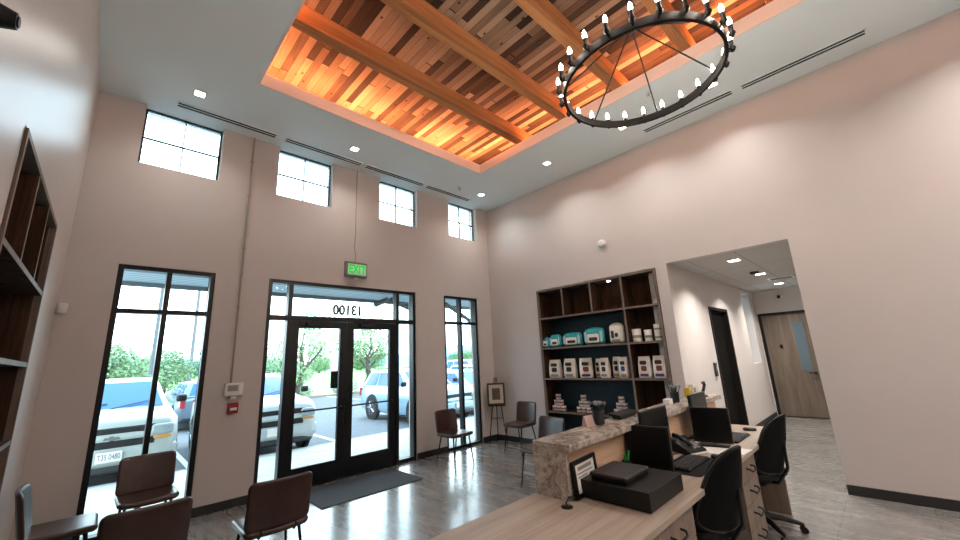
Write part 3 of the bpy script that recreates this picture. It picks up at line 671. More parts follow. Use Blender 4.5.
obj('desk_top', slab((DX0,DX1),(DY0,1.72),DZ-.035,DZ,[(KX0-.001,DX1+1,KY0-.037,2)],'z'), m_desk, t, bev=.002)
obj('gable', MB().box(4.94,4.98,DY0+.005,DY1-.03,0,DZ-.036), m_deskface, t, bev=.002); obj('gable', MB().box(DX0+.02,DX0+.05,DY0+.02,1.68,0,DZ-.036), m_deskface, t, bev=.002)
obj('modesty_panel', MB().box(DX0+.05,KX0-.01,1.64,1.66,.0,DZ-.036), m_deskface, t, bev=.002)
obj('cable_grommet', MB().lathe([(.034,DZ),(.034,DZ+.004),(.02,DZ+.005)],(1.99,1.43,0)), m_blackpl, t)
def pedestal(x0,x1,label,nd,z1=DZ-.036):
    w=x1-x0; t=thing('drawer_pedestal',label,'drawer unit',((x0+x1)/2,1.2,0),0,'drawer units under the desk')
    obj('carcass', MB().box(-w/2,w/2,-.20,.25,0.0,z1), m_deskface, t, bev=.002)
    hh=(z1-.1)/nd
    for i in range(nd):
        a=.08+i*hh; d=obj('drawer', MB().box(-w/2+.004,w/2-.004,-.222,-.2005,a+.003,a+hh-.003), m_deskface, t, bev=.002)
        zc=a+hh*.62; obj('handle', MB().tube([(-.07,-.222,zc),(-.068,-.25,zc-.004),(-.05,-.262,zc-.02),(.05,-.262,zc-.02),(.068,-.25,zc-.004),(.07,-.222,zc)],.007,6), m_black, d)
    return t
pedestal(3.64,4.12,'wooden drawer unit with black bow handles between the two desk chairs',4)
pedestal(2.03,2.60,'wooden drawer unit with black bow handles under the cash drawer',4)
# ---- on the desk
t=thing('cash_drawer','large black metal cash drawer on the near part of the desk','cash drawer',(2.41,1.25,DZ))
obj('housing', MB().box(-.235,.235,-.22,.22,.004,.1), m_blackpl, t, bev=.004); obj('drawer_front', MB().box(.235,.24,-.2,.2,.012,.09), m_blackpl, t, bev=.001)
obj('lock', MB().cyl((.24,.0,.055),(.246,.0,.055),.01,n=12), m_chrome, t); obj('foot', MB().box(-.2,.2,-.2,.2,0,.005), m_rubber, t)
t=thing('pos_terminal','flat black padded case lying on top of the cash drawer','case',(2.37,1.29,DZ+.1),.02)
obj('lower_shell', MB().box(-.15,.15,-.11,.11,0,.018), m_blackpl, t, bev=.004); obj('upper_shell', MB().pad(.32,.24,.022,lambda x,y,h:(x,y,.03+h),.015,.008), plain('dark_grey_leatherette','#231f1f',.45), t)
t=thing('framed_certificate','small black framed certificate leaning against the counter end','picture frame',(2.25,1.478,DZ),.10)
T=Matrix.Rotation(-.09,4,'X') @ Matrix.Translation((0,-.03,.004))
q=pm(); slab((-.155,.155),(0,.2),-.01,.01,[(-.132,.132,.022,.178)],'y',q); obj('frame', q, m_blackpl, t)
obj('paper', pm().box(-.135,.135,-.002,.006,.02,.18), m_white, t); obj('print', pm().box(-.09,.09,-.004,-.001,.14,.16).box(-.1,.1,-.004,-.001,.12,.127).box(-.1,.02,-.004,-.001,.1,.107), m_ink4, t); obj('print', pm().box(-.06,.09,-.004,-.001,.04,.085), m_ink2, t, label='rust coloured picture patch')
solo('power_cable', MB().tube([(1.99,1.43,DZ+.003),(2.0,1.44,DZ+.02),(2.06,1.46,DZ+.03),(2.12,1.43,DZ+.012),(2.2,1.475,DZ+.008),(2.3,1.48,DZ+.008)],.005,6), m_blackpl, 'black cable from the desk grommet to the cash drawer','cable')
def monitor(label,x,y,rz,w,h,zb,tilt=.08,name='computer_monitor',base=True,z0=DZ,thick=.03):
    t=thing(name,label,'monitor',(x,y,z0),rz); T=Matrix.Translation((0,0,zb)) @ Matrix.Rotation(-tilt,4,'X')
    q=MB(); q.T=T; q.box(-w/2,w/2,0,thick,0,h); obj('screen_housing', q, m_blackpl, t, bev=.006)
    q=MB(); q.T=T; q.box(-w/2+.012,w/2-.012,-.002,.001,.018,h-.012); obj('screen', q, m_screen, t)
    obj('stand_neck', MB().tube([(0,thick+.015,zb+h*.45),(0,.09,zb+h*.2),(0,.08,.015)],.018,8,flat=.6), m_blackpl, t)
    if base: obj('stand_base', MB().pad(.24,.18,.014,lambda a,b,c:(a,.05+b,.007+c),.03,.007), m_blackpl, t)
    return t
monitor('small black point of sale screen between the cash drawer and the keyboard mat',2.87,1.33,-1.42,.31,.28,.03,thick=.045)
monitor('wide black monitor against the counter behind the cash drawer screen',3.20,1.375,.0,.48,.31,.08,.03)
monitor('small black point of sale screen beside the white papers',3.93,1.22,-1.42,.30,.29,.03,thick=.045)
monitor('wide black monitor against the counter near its far end',4.24,1.375,0,.43,.31,.10,.03)
def keyboard(label,x,y,rz,w=.44,d=.15):
    t=thing('keyboard',label,'keyboard',(x,y,DZ),rz,'keyboards'); obj('case', MB().box(-w/2,w/2,-d/2,d/2,.001,.016), m_blackpl, t, bev=.004)
    m=MB(); 
    for r in range(5):
        for c in range(14): m.cb(-w/2+.025+c*(w-.05)/13,-d/2+.02+r*(d-.04)/4,.019,.022,.020,.006)
    obj('keys', m, m_greypl, t, sm=0, kind='stuff'); return t
keyboard('black keyboard in front of the nearest monitor',3.26,1.20,.0)
keyboard('black keyboard in front of the far monitor',4.36,1.16,.0)
solo('desk_mat', MB().pad(.56,.30,.004,lambda x,y,h:(3.24+x,1.18+y,DZ+.002+h*.4),.03,.002), m_fabric, 'thin black mat under the nearest keyboard','desk mat').location=(0,0,-.0015)
def mouse(label,x,y,rz):
    t=thing('computer_mouse',label,'mouse',(x,y,DZ),rz,'computer mice'); obj('shell', MB().pad(.065,.12,.028,lambda a,b,c:(a,b,.0145+c),.028,.02), m_blackpl, t); obj('wheel', MB().cyl((-.004,.035,.026),(.004,.035,.026),.006,n=12), m_greypl, t); return t
mouse('black computer mouse in front of the white papers',3.53,1.07,.25); mouse('black computer mouse at the far end of the desk',4.83,1.14,.2)
t=thing('desk_phone','black office phone with handset between the monitors','telephone',(3.62,1.33,DZ),-.35)
q=MB(); q.prism([(-.10,0.005),(-.10,.03),(.10,.11),(.10,.005)],-.1,.1,'x'); obj('base_unit', q, m_blackpl, t, bev=.005)
T=Matrix.Translation((0,-.10,.03)) @ Matrix.Rotation(math.atan2(.08,.2),4,'X')
q=pm(); [q.cb(.0+.028*i,.035+.024*j,.003,.02,.016,.008) for i in range(3) for j in range(4)]; obj('keypad', q, plain('phone_keys','#8b8b8e',.5), t, sm=0)
q=pm(); q.box(-.02,.085,.14,.195,0,.008); obj('display', q, m_screen, t)
q=pm(); q.tube([(-.065,.02,.03),(-.065,.05,.045),(-.065,.15,.045),(-.065,.19,.03)],[.022,.016,.016,.022],8); obj('handset', q, m_blackpl, t)
obj('trim_strip', MB().box(-.1,.1,-.112,-.1,.004,.014), m_white, t, label='white front strip')
solo('phone_cord', MB().tube([(3.56,1.35,DZ+.02)]+[(3.55-.010*i,1.36+.002*i+.006*math.cos(i*2.2),DZ+.01+.006*math.sin(i*2.2)) for i in range(12)],.0025,5), m_blackpl,'coiled black phone cord on the desk','cord')
for i,(x,y,rz,lb) in enumerate(((3.78,1.16,.12,'white sheet of paper lying on the desk before the far monitor'),(3.86,1.10,-.1,'second white sheet overlapping the paper on the desk'),)):
    solo('paper_sheet', MB().box(-.11,.11,-.15,.15,0,.0012), m_white, lb, 'paper','loose papers on the desk', sm=0, loc=(x,y,DZ+.0006+.0014*i)).rotation_euler=(0,0,rz)
solo('paper_stack', MB().box(-.1,.1,-.07,.07,0,.03), m_white,'small stack of white cards beside the phone','paper stack',bev=.002,loc=(3.80,1.38,DZ)).rotation_euler=(0,0,.4)
t=thing('adhesive_tape','bright green pen holder by the counter panel behind the cash drawer','pen holder',(2.76,1.44,DZ))
obj('cup', MB().lathe([(.025,0),(.03,.01),(.03,.09),(.026,.088)]), m_blackpl, t); obj('green_tube', MB().cyl((.01,0,.05),(.03,-.01,.15),.008,n=8).cyl((-.01,0,.05),(-.02,.0,.13),.007,n=8), plain('green_plastic','#27a84a',.4), t, label='bright green tubes')
t.name='pen_holder'
# ---- on the counter
def pencup(x,y,label,who):
    t=thing('pen_cup',label,'pen cup',(x,y,KZ),0,'pen cups on the counter'); obj('cup', MB().lathe([(.036,0),(.042,.005),(.045,.1),(.04,.1),(.036,.01)],n=18), plain('smoked_cup','#24282a',.3), t)
    for k in range(9):
        a=2*PI*k/9; r=.026
        p=thing('pen',f'dark pen with grey flower top standing in the {who} pen cup','pen',(x+r*.4*math.cos(a),y+r*.4*math.sin(a),KZ+.012),0,f'pens in the {who} cup')
        tx,ty=.045*math.cos(a)*(.4+.6*(k%2)),.045*math.sin(a)*(.4+.6*(k%2))
        obj('barrel', MB().cyl((0,0,0),(tx,ty,.135),.004,n=6), m_blackpl, p); obj('cap_top', MB().sphere((tx,ty,.142),.014,8), plain('pen_grey','#6f7376',.5) if k==0 else bpy.data.materials['pen_grey'], p, label='grey pompom top')
pencup(2.79,1.64,'dark cup of pens on the counter near its granite end','near'); pencup(4.29,1.62,'dark cup of pens further along the counter','far')
solo('card_holder', MB().prism([(-.02,0),(.03,0),(.012,.075),(.004,.075)],-.05,.05,'x'), plain('pink_card','#b99a90',.5), 'small pinkish card stand on the counter beside the near pen cup','card stand',loc=(2.68,1.66,KZ)).rotation_euler=(0,0,-.1)
t=thing('card_reader','flat black tablet stand on the counter behind the nearest monitor','tablet',(3.20,1.64,KZ),0)
obj('base', MB().box(-.13,.13,-.04,.04,0,.02), m_blackpl, t, bev=.004); q=MB(); q.T=Matrix.Translation((0,0,.02)) @ Matrix.Rotation(.12,4,'X'); q.box(-.17,.17,-.05,.05,0,.02); obj('tablet', q, m_blackpl, t, bev=.003)
solo('business_cards', MB().box(-.045,.045,-.03,.03,0,.05), m_white,'small white card stack left of the far pen cup on the counter','cards',loc=(4.12,1.63,KZ),bev=.002)
for x,y,w,h,mt,lb in ((4.80,1.66,.09,.10,m_yellow,'small yellow box at the far end of the counter'),(4.93,1.66,.08,.13,m_white,'taller white box beside the yellow box on the counter end')):
    t=thing('product_box',lb,'box',(x,y,KZ)); obj('carton', MB().box(-w/2,w/2,-.03,.03,0,h), mt, t, bev=.002); obj('print', MB().box(-w*.35,w*.35,-.032,-.03,h*.3,h*.7), m_ink4, t)
t=thing('telephone','dark desk handset standing behind the small boxes at the counter end','handset',(4.86,1.55,KZ)); obj('handset', MB().tube([(0,0,0),(.02,-.02,.06),(.06,-.03,.12),(.03,-.03,.15)],[.025,.016,.016,.022],8), m_blackpl, t); obj('cradle', MB().box(-.04,.06,-.05,.02,0,.02), m_blackpl, t, bev=.004)
t.name='cordless_handset'

# ------------------------------------------------------------------ task chairs (front faces local +y)
def task_chair(label,loc,rz):
    t=thing('task_chair',label,'office chair',loc,rz,'black office chairs at the desk')
    def bf(x,y,h):
        zz=.75+y; f=(y+.25)/.50; xs=x*(1-.62*max(0,f)**1.5); 
        return (xs, -.22-.05*math.sin(f*2.6)-.10*f*f+h+.10*(x/.24)**2, zz-.05*(x/.24)**2*f)
    obj('backrest', MB().pad(.54,.50,.018,bf,.11,.009,9,5), m_fabric, t)
    n=40; pts=[]
    for k in range(n):
        a=2*PI*k/n; c,s=math.cos(a),math.sin(a); x=.27*math.copysign(abs(c)**.55,c); y=.25*math.copysign(abs(s)**.55,s); pts.append(bf(x*.97,y*.97,0))
    obj('back_frame', MB().tube(pts,.013,6,True), m_blackpl, t)
    obj('back_spine', MB().tube([(0,-.05,.41),(0,-.2,.42),(0,-.29,.55),(0,-.30,.75)],[.025,.025,.02,.015],8,flat=.6), m_blackpl, t)
    obj('seat', MB().pad(.50,.48,.08,lambda x,y,h:(x,y+.03,.475+h-.3*max(0,y-.12)**2),.09,.045), m_fabric, t)
    for s in (-1,1):
        ar=obj('armrest', MB().tube([(s*.15,.0,.42),(s*.25,.0,.45),(s*.262,-.02,.56),(s*.262,-.02,.645)],.014,8), m_blackpl, t)
        obj('arm_pad', MB().pad(.08,.25,.028,lambda x,y,h:(s*.262+x,y,.66+h),.03,.014), m_blackpl, ar)
    obj('mechanism', MB().box(-.08,.08,-.12,.1,.385,.432), m_blackpl, t, bev=.01)
    obj('gas_lift', MB().lathe([(.03,.10),(.03,.25),(.02,.26),(.02,.39)]), m_blackpl, t)
    for k in range(5):
        a=2*PI*k/5+.3; c,s=math.cos(a),math.sin(a)
        lg=obj('base_leg', MB().tube([(0,0,.115),(.15*c,.15*s,.105),(.30*c,.30*s,.07)],[.03,.024,.016],8), m_blackpl, t)
        obj('caster', MB().cyl((.30*c-.02*s,.30*s+.02*c,.028),(.30*c+.02*s,.30*s-.02*c,.028),.028,n=14).cyl((.30*c,.30*s,.03),(.30*c,.30*s,.08),.008,n=6), m_blackpl, t)
    return t
tc=task_chair('black mesh office chair left of the drawer unit, its back to the camera',(2.98,1.10,0),-.22)
dup(tc,(4.44,1.09,0),-.22,'black mesh office chair at the far end of the desk, right of the drawer unit')

# ------------------------------------------------------------------ outside
GZ=-.2
def ground():
    def mk(name,c,rough=.9,vs=4,var=.12): return plain(name,c,rough,var=var,vs=vs,bmp=.1)
    struct('pavement', MB().box(-14,26,D+WT,8.65,-.25,-.02), mk('concrete_walk','#a8a6a0'), sm=0)
    struct('curb', MB().box(-14,26,8.65,8.8,-.3,-.02), mk('curb_concrete','#93928e'), bev=.01)
    struct('asphalt_lot', MB().box(-30,60,8.8,24,-.4,GZ), mk('asphalt','#595c60',vs=8), sm=0)
    m=MB()
    for x in (-1.45,1.45,4.35,7.6,10.5,13.4): m.box(x-.05,x+.05,8.85,14,GZ,GZ+.004)
    for x in (-2,1,4,7,10,13): m.box(x-.05,x+.05,19,24,GZ,GZ+.004)
    struct('road_markings', m, plain('white_road_paint','#d8dad8',.8), sm=0)
    struct('planting_strip', MB().box(-30,60,24,28,-.4,GZ+.12), mk('mulch','#8b8272',vs=3), sm=0)
    struct('road', MB().box(-60,120,28,38,-.4,GZ+.02), mk('pale_road','#8d9092',vs=1), sm=0)
    struct('grass_field', MB().box(-150,260,38,260,-.6,GZ+.05), mk('grass_green','#6f9a55',vs=.3,var=.25), sm=0)
    m=MB(); pts=[]
    for i in range(61):
        x=-300+12*i; pts.append((x,2+6+5*math.sin(i*.31)+3*math.sin(i*.83+1)))
    vs=[];fs=[]
    for i,(x,z) in enumerate(pts): vs+= [(x,240,-2),(x,262,z*.7),(x,290,z),(x,330,-2)]
    for i in range(60):
        for k in range(3): fs.append((4*i+k,4*i+4+k,4*i+5+k,4*i+k+1))
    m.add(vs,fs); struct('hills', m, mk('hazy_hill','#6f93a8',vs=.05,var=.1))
ground()
# entrance canopy
m_soffit=None
def soffit():
    m, nt, b = base('soffit_boards'); s = nt.nodes.new('ShaderNodeTexWave'); s.bands_direction='Y'; nt.links.new(world_coords(nt), s.inputs['Vector']); s.inputs['Scale'].default_value=2.1; s.inputs['Distortion'].default_value=0
    nt.links.new(ramp(nt, s.outputs['Fac'], [(.0,lin('#4d5a62')),(.12,lin('#8fa0a8')),(.9,lin('#a3b2b8'))]), b.inputs['Base Color']); b.inputs['Roughness'].default_value=.6; return m
t=thing('entrance_canopy','grey boarded canopy roof projecting over the entrance outside','canopy',(0,0,0))
obj('soffit', MB().box(-3,9.2,D+WT,8.45,3.12,3.17), soffit(), t, sm=0); obj('fascia', MB().box(-3,9.2,8.45,8.55,3.05,3.34), plain('dark_fascia','#4b5358',.6), t, bev=.005)
obj('roof', MB().prism([(D+WT,3.175),(8.6,3.175),(8.6,3.36),(D+WT,3.9)],-3,9.2,'x'), plain('metal_roof','#7a8084',.5), t, sm=0)
m_br=plain('dark_stained_timber','#45494b',.7)
for pts,px,lb in (([(4.30,7.9,2.90),(4.64,7.9,3.06)],None,'short dark timber strut under the canopy at the right of the entrance transom'),
                  ([(4.70,7.9,3.06),(5.45,7.9,2.80)],5.5,'dark timber knee brace and post seen through the right sidelight'),
                  ([(6.36,7.9,3.06),(7.45,7.9,2.52)],7.5,'dark timber knee brace and post seen through the top of the right window')):
    t=thing('canopy_bracket',lb,'bracket',(0,0,0),0,'canopy brackets')
    obj('knee_brace', MB().tube(pts,.06,4), m_br, t)
    if px: obj('post', MB().box(px-.07,px+.07,7.83,7.97,-.02,3.119), m_br, t, bev=.006)
# -------- cars: front faces local -y, y=0 is the front bumper
def slope(a,b,f): return a+(b-a)*f
def car(label,loc,rz,paint,Lc=4.9,W=1.9,Hh=1.72,hood=1.05,kind='suv',plate='',emblem=True,name='parked_car',cat='car',dark_low=True):
    t=thing(name,label,cat,loc,rz,'cars outside'); hw=W/2; belt=hood+.04
    st=[(0,.42,hood-.30,.78),(.05,.34,hood-.12,.88),(.16,.28,hood-.05,.95),(.55,.25,hood,1),(1.25,.25,belt,1),(2.6,.25,belt+.01,1),(Lc-.6,.26,belt+.02,1),(Lc-.15,.32,belt,.96),(Lc,.42,belt-.12,.88)]
    vs=[];fs=[]
    for y,zl,zt,k in st:
        w=hw*k; ring=[(-w*.93,zl),(-w,zl+.12),(-w,(zl+zt)/2+.05),(-w*.97,zt-.12),(-w*.88,zt),(-w*.4,zt+.03),(w*.4,zt+.03),(w*.88,zt),(w*.97,zt-.12),(w,(zl+zt)/2+.05),(w,zl+.12),(w*.93,zl)]
        vs+=[(x,y,z) for x,z in ring]
    n=12
    for j in range(len(st)-1):
        for k in range(n): fs.append((j*n+k,j*n+(k+1)%n,(j+1)*n+(k+1)%n,(j+1)*n+k))
    fs.append(tuple(range(n))); fs.append(tuple(range((len(st)-1)*n+n-1,(len(st)-1)*n-1,-1)))
    obj('body', MB().add(vs,fs), paint, t, sm=50)
    yb0,yb1=1.2,Lc-.08; yr0,yr1=2.0,Lc-.45; wb,wr=hw*.90,hw*.70; zb=belt-.02; z1=Hh
    C=[(-wb,yb0,zb),(wb,yb0,zb),(wb,yb1,zb),(-wb,yb1,zb),(-wr,yr0,z1-.05),(wr,yr0,z1-.05),(wr,yr1,z1-.03),(-wr,yr1,z1-.03),(-wr*.85,yr0+.15,z1),(wr*.85,yr0+.15,z1),(wr*.85,yr1-.1,z1),(-wr*.85,yr1-.1,z1)]
    obj('cabin', MB().add(C,[(0,3,2,1),(0,1,5,4),(1,2,6,5),(2,3,7,6),(3,0,4,7),(4,5,9,8),(5,6,10,9),(6,7,11,10),(7,4,8,11),(8,9,10,11)]), paint, t, bev=.03)
    gl=bpy.data.materials.get('car_glass') or plain('car_glass','#1c5488',.12,spec=.4)  # blue base colour paints in the reflected sky
    def P(i,j,f): return Vector(C[i]).lerp(Vector(C[j]),f)
    def patch(a,b,c,d,u0,u1,v0,v1):  # a-b bottom, d-c top
        def Q(u,v): return (Vector(C[a]).lerp(Vector(C[b]),u)).lerp(Vector(C[d]).lerp(Vector(C[c]),u),v)
        return [Q(u0,v0),Q(u1,v0),Q(u1,v1),Q(u0,v1)]
    obj('windshield', MB().slab4(patch(0,1,5,4,.06,.94,.06,.93),.012), gl, t, label='windshield with the sky reflection in its blue colour')
    obj('rear_window', MB().slab4(patch(2,3,7,6,.1,.9,.15,.9),.012), gl, t)
    for a,b,c,d in ((1,2,6,5),(3,0,4,7)):
        segs=((.10,.36),(.39,.66),(.69,.93)) if a==1 else ((.07,.31),(.34,.61),(.64,.90))
        for u0,u1 in segs: obj('side_window', MB().slab4(patch(a,b,c,d,u0,u1,.10,.88),.012), gl, t)
    if kind=='suv':
        for s in (-1,1): obj('roof_rail', MB().tube([(s*wr*.86,yr0+.3,z1-.01),(s*wr*.86,yr0+.4,z1+.04),(s*wr*.86,yr1-.35,z1+.04),(s*wr*.86,yr1-.25,z1-.01)],.015,6), m_greypl, t)
    wr_=.37
    for s in (-1,1):
        for y in (.95,Lc-1.0):
            a=obj('wheel_arch', MB().cyl((s*(hw-.06),y,wr_+.01),(s*(hw+.008),y,wr_+.01),wr_+.055,n=28), m_dark, t)
            w=obj('wheel', MB().cyl((s*(hw-.12),y,wr_),(s*(hw+.02),y,wr_),wr_,n=28), m_rubber, t)
            mh=MB(); mh.cyl((s*(hw+.015),y,wr_),(s*(hw+.024),y,wr_),.235,n=24)
            obj('rim', mh, bpy.data.materials.get('rim_dark') or plain('rim_dark','#4a4d50',.4,metal=.5), w)
            ms=MB()
            for k in range(5):
                a=2*PI*k/5; ms.tube([(s*(hw+.028),y,wr_),(s*(hw+.03),y+.22*math.cos(a),wr_+.22*math.sin(a))],[.035,.028],6)
            obj('spokes', ms, m_chrome, w)
        m=MB().pad(.2,.15,.12,lambda x,y,h:(s*(hw+.10)+x*.9,1.35+h,belt+.12+y),.05,.05)
        obj('side_mirror', m, m_blackpl, t)
        xx=lambda a,b:(min(s*a,s*b),max(s*a,s*b))
        obj('headlight', MB().pad(.36,.17,.08,lambda x,y,h:(s*(hw*.70)+x*.85,.0+.16*max(0,s*x)+h*.9,hood-.26+y),.05,.04), plain('headlamp','#8d979a',.12,spec=.8) if 'headlamp' not in bpy.data.materials else bpy.data.materials['headlamp'], t, label='clear headlamp')
        obj('turn_signal', MB().pad(.30,.05,.05,lambda x,y,h:(s*(hw*.71)+x*.85,-.005+.16*max(0,s*x)+h*.8,hood-.385+y),.02,.02), plain('amber_lens','#c98a3a',.3) if 'amber_lens' not in bpy.data.materials else bpy.data.materials['amber_lens'], t, label='amber lamp')
        obj('tail_light', MB().box(*xx(hw*.80,hw*.93),Lc-.09,Lc+.01,belt-.32,belt-.05), m_red, t, bev=.01, label='red tail light')
    obj('grille', MB().pad(W*.60,.12,.09,lambda x,y,h:(x,.03+h*.6-.0,hood-.225+y*1.0),.02,.02).pad(W*.60,.12,.09,lambda x,y,h:(x,.015+h*.6,hood-.42+y),.02,.02), m_dark, t)
    obj('chrome_bar', MB().pad(W*.62,.05,.05,lambda x,y,h:(x,.0+h*.7,hood-.325+y),.02,.02), paint, t)
    if emblem:
        obj('emblem', MB().prism([(-.10,-.02),(-.03,-.02),(-.02,-.035),(.02,-.035),(.03,-.02),(.10,-.02),(.09,.02),(.03,.02),(.02,.035),(-.02,.035),(-.03,.02),(-.09,.02)],-.035,-.022,'y'), m_chrome, t).location=(0,0,hood-.325)
    obj('bumper', MB().pad(W*.96,.24,.16,lambda x,y,h:(x,.03+.12*(2*x/W)**4+h*.8,.52+y),.06,.06), paint, t)
    obj('lower_bumper', MB().pad(W*.86,.16,.16,lambda x,y,h:(x,.06+.12*(2*x/W)**4+h*.7,.34+y),.05,.06), m_greypl, t)
    obj('wiper', MB().tube([(-.05,1.22,belt+.03),(.55,1.36,belt+.13)],.01,5).tube([(-.7,1.22,belt+.03),(-.1,1.36,belt+.12)],.01,5), m_blackpl, t)
    p=obj('license_plate', MB().box(-.155,.155,-.075,-.06,.47,.62), m_white, t, bev=.003)
    if plate: text('plate_letters',plate,.12,plain('plate_ink','#2a3550',.6),(0,-.077,.545),(PI/2,0,0),p,.001,.27)
    return t
p_white=plain('white_car_paint','#b4babb',.25,coat=.5); p_champ=plain('pale_champagne_paint','#a3a8a3',.3,coat=.5); p_blue=plain('pale_blue_silver_paint','#8fa9bb',.25,coat=.6,metal=.2); p_dk=plain('dark_silver_paint','#5f6d7a',.3,coat=.5,metal=.3); p_silver=plain('silver_car_paint','#a9b4ba',.3,coat=.5,metal=.3)
car('white sport utility vehicle parked nose-in outside the left window',(.24,9.0,GZ),0,p_champ,hood=1.14,Hh=1.74,W=1.84,plate='T35 0480')
car('white sport utility vehicle seen through the glass left of the entrance doors',(2.68,8.95,GZ),0,p_white,Lc=4.0,hood=1.12,Hh=1.68,W=1.86,emblem=False)
car('pale blue crossover parked outside the right entrance door',(7.58,8.9,GZ),0,p_blue,Lc=3.5+.95,W=1.82,Hh=1.58,hood=1.0,emblem=False)
car('dark silver vehicle further out in the lot behind the left window car',(2.75,20.2,GZ),PI,p_dk,Lc=4.7,Hh=1.5,hood=1.0,emblem=False)
car('silver car parked outside the right window',(10.0,9.0,GZ),0,p_silver,Lc=4.5,Hh=1.42,hood=.92,kind='sedan',emblem=False)
car('white car further away outside the right window',(15.2,13.5,GZ),0,p_white,Lc=4.6,Hh=1.5,hood=.95,kind='sedan',emblem=False)
car('white pickup sized vehicle in the distant row outside the right window',(20.5,20,GZ),0,p_white,Lc=5,Hh=1.8,hood=1.1,emblem=False)

# -------- trees
def leafmat(name,c):
    m, nt, b = base(name); oi=nt.nodes.new('ShaderNodeTexWhiteNoise'); g=nt.nodes.new('ShaderNodeNewGeometry'); oi.noise_dimensions='1D'; nt.links.new(g.outputs['Random Per Island'], oi.inputs['W'])
    a=lin(c); nt.links.new(ramp(nt, oi.outputs['Value'],[(0,tuple(x*.6 for x in a[:3])+(1,)),(1,tuple(min(1,x*1.4) for x in a[:3])+(1,))]), b.inputs['Base Color']); b.inputs['Roughness'].default_value=.7
    b.inputs['Transmission Weight'].default_value=0; return m
m_leaf=leafmat('leaf_green','#7f9a6c'); m_leaf2=leafmat('leaf_dark_green','#6c8a5f'); m_bark=plain('bark','#4b443c',.9,var=.3,vs=12)
def foliage(blobs,n,size):
    m=MB()
    for i in range(n):
        cx,cy,cz,rx,rz_=random.choice(blobs)
        while True:
            p=Vector([random.uniform(-1,1) for _ in range(3)])
            if .2<p.length<1: break
        c=Vector((cx+p.x*rx,cy+p.y*rx,cz+p.z*rz_)); a=Vector([random.gauss(0,1) for _ in range(3)]).normalized(); b=a.orthogonal().normalized(); s=size*random.uniform(.6,1.3)
        m.add([tuple(c-a*s),tuple(c+b*s*.4),tuple(c+a*s),tuple(c-b*s*.4)],[(0,1,2,3)])
    return m
def tree(label,loc,blobs,n,size,trunk,mat,grp='trees in the planting strip'):
    t=thing('tree',label,'tree',loc,0,grp)
    m=MB()
    for pts,r in trunk: m.tube(pts,r,8)
    obj('trunk', m, m_bark, t); obj('foliage', foliage(blobs,n,size), mat, t, sm=0, merge=False); return t
tr1=tree('airy tree with a bent trunk beyond the right entrance door',(11.3,21.9,GZ),[(0,0,3.4,1.3,.9),(.9,.3,2.9,.8,.6),(-1.0,0,3.0,.9,.7),(.3,0,4.3,1.0,.6),(-.5,.2,2.4,.6,.4)],2600,.085,
   [([(0,0,0),(.1,0,.7),(.35,0,1.3),(.2,.1,2.0),(.5,.1,2.8),(.4,.1,3.6)],[.13,.11,.10,.08,.06,.03]),([(.3,0,1.4),(-.3,0,2.1),(-.9,0,2.9)],[.07,.05,.02]),([(.2,.1,2.0),(.9,.2,2.6),(1.3,.2,3.2)],[.06,.04,.02])],m_leaf)
tr2=tree('airy tree beyond the left entrance door, behind the parked car',(7.1,20.4,GZ),[(0,0,3.2,1.5,1.0),(-1.0,0,2.4,.9,.7),(1.1,0,2.9,.9,.7),(-.2,0,1.5,.8,.6),(.6,0,4.2,1.0,.6)],3000,.09,
   [([(0,0,0),(-.1,0,.8),(.1,0,1.6),(0,.1,2.6),(.1,0,3.5)],[.14,.12,.10,.07,.03]),([(.1,0,1.6),(.8,0,2.4),(1.2,0,3.0)],[.07,.05,.02]),([(-.1,0,.9),(-.7,0,1.7),(-1.1,0,2.4)],[.07,.05,.02])],m_leaf)
tr3=tree('dense round green tree behind the car at the left window',(.1,22.5,GZ),[(0,0,2.0,1.4,1.1),(.8,0,1.7,1.0,.9),(-1,0,1.8,1.1,.9),(0,0,2.6,.9,.6)],4200,.09,[([(0,0,0),(0,0,1.0),(.1,0,2.2)],[.16,.13,.05])],m_leaf2)
dup(tr3,(2.5,28.0,GZ),1.0,'dense green tree right of the mullion in the left window'); dup(tr2,(5.3,27.2,GZ),2.0,'loose tree seen in the left sidelight beside the entrance doors')
dup(tr1,(13.2,24.5,GZ),2.4,'smaller airy tree behind the bent trunk tree'); dup(tr2,(9.3,26.3,GZ),.7,'airy tree in the gap between the entrance door leaves')
hs=tree('distant dark green tree','(x)' and (0,0,0),[(0,0,2.6,3.2,2.4),(2.5,0,2.2,2.4,2.0),(-2.4,0,2.3,2.6,2.0)],2600,.28,[([(0,0,0),(0,0,2)],[.3,.2])],m_leaf2,'distant tree line')
pl=[(-16+random.uniform(-2,2)+9.5*i,105+random.uniform(-12,12)) for i in range(15)]
for i,(x,y) in enumerate(pl):
    lb=f'dark green tree in the distant tree line, {["first","second","third","fourth","fifth","sixth","seventh","eighth","ninth","tenth","eleventh","twelfth","thirteenth","fourteenth","fifteenth"][i]} from the left'
    o=hs if i==0 else dup(hs,(0,0,0)); o.location=(x,y,-.2); o.rotation_euler=(0,0,i*1.3); o['label']=lb
for i,(x,y,lb) in enumerate(((3.1,24.6,'low green shrub in the planting strip left of the bent tree'),(8.7,24.6,'low green shrub in the planting strip under the airy tree'),(11.6,24.4,'low green shrub in the planting strip behind the pale blue car'),(5.9,24.7,'low green shrub beside the white car in the planting strip'))):
    if i==0:
        sh=thing('shrub',lb,'shrub',(x,y,GZ+.1),0,'shrubs in the planting strip'); obj('foliage', foliage([(0,0,.3,.7,.35),(.7,0,.25,.5,.3)],900,.06), m_leaf, sh, sm=0, merge=False); obj('stem', MB().cyl((0,0,0),(0,0,.3),.03,n=6), m_bark, sh)
    else: dup(sh,(x,y,GZ+.1),i*1.1,lb)
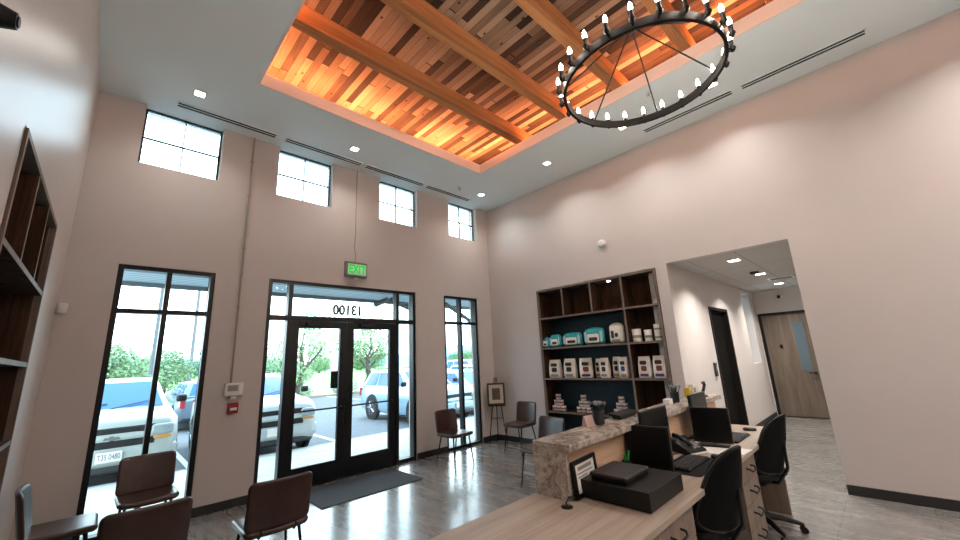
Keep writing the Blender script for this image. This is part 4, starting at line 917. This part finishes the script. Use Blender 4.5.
# -------- poles and wires
m_pole=plain('weathered_pole','#5e6164',.8)
def pole(label,x,y,h,r,arm=None,lamp=False):
    t=thing('utility_pole',label,'pole',(x,y,GZ),0,'poles outside'); obj('shaft', MB().cyl((0,0,0),(0,0,h),r,r*.75,10), m_pole, t)
    if arm: obj('crossarm', MB().box(-1,1,-.06,.06,h-.8,h-.68), m_pole, t); obj('insulator', MB().cyl((-.8,0,h-.68),(-.8,0,h-.5),.05).cyl((.8,0,h-.68),(.8,0,h-.5),.05), m_pole, t)
    if lamp: obj('lamp_arm', MB().tube([(0,0,h-.1),(.6,0,h+.1),(1.5,0,h+.15)],.05,6), m_pole, t); obj('lamp_head', MB().box(1.4,2.0,-.12,.12,h+.1,h+.2), m_pole, t, bev=.03)
    return t
pole('tall dark light pole seen left of the mullion in the left window',1.10,16,5.2,.07)
pole('tall power pole right of the mullion in the left window',5.0,38.5,9.5,.14,True)
pole('shorter power pole furthest right in the left window',7.9,46,8.5,.13,True)
pole('light pole seen through the glass left of the entrance doors',5.05,16,5.2,.07)
for i,(z,lb) in enumerate(((8.2,'upper power line crossing the sky outside'),(7.3,'lower power line crossing the sky outside'))):
    solo('power_line', MB().tube([(-40+5*k,40,z+.8*math.cos((k%9-4.5)/4.5*1.5)*-1) for k in range(30)],.03,4), m_pole, lb, 'power line','power lines outside')

# ------------------------------------------------------------------ world, camera, view
w=bpy.data.worlds.new('World'); sc.world=w; w.use_nodes=True; nt=w.node_tree; bg=nt.nodes['Background']
tc=nt.nodes.new('ShaderNodeTexCoord'); sp=nt.nodes.new('ShaderNodeSeparateXYZ'); nt.links.new(tc.outputs['Generated'], sp.inputs[0])
c=ramp(nt, sp.outputs[2], [(.0,(.74,.90,1,1)),(.12,(.84,.95,1,1)),(.35,(.74,.89,1,1)),(1,(.55,.77,1,1))])
nt.links.new(c, bg.inputs[0]); bg.inputs[1].default_value=5.6
sun=bpy.data.lights.new('sun','SUN'); sun.energy=1.5; sun.angle=math.radians(12); sun.color=(1,.97,.92); so=bpy.data.objects.new('sun',sun); COL.objects.link(so); so.rotation_euler=(math.radians(38),0,math.radians(150))

cam=bpy.data.cameras.new('camera'); cam.sensor_width=36; cam.lens=382.88/960*36; cam.clip_end=1000; cam.clip_start=.02
co=bpy.data.objects.new('camera',cam); COL.objects.link(co); sc.camera=co
r=Vector((.72273484,-.68953541,-.04685381)); u=Vector((-.12266081,-.19469298,.97316441)); f=Vector((.68015342,.6975927,.22529037))
co.matrix_world=Matrix(((r.x,u.x,-f.x,0),(r.y,u.y,-f.y,0),(r.z,u.z,-f.z,1.6),(0,0,0,1)))
sc.view_settings.view_transform='Standard'; sc.view_settings.look='None'; sc.view_settings.gamma=1; sc.view_settings.use_curve_mapping=False; sc.view_settings.exposure=0.48
sc.cycles.max_bounces=10; sc.cycles.diffuse_bounces=5; sc.cycles.transparent_max_bounces=16; sc.cycles.sample_clamp_indirect=6
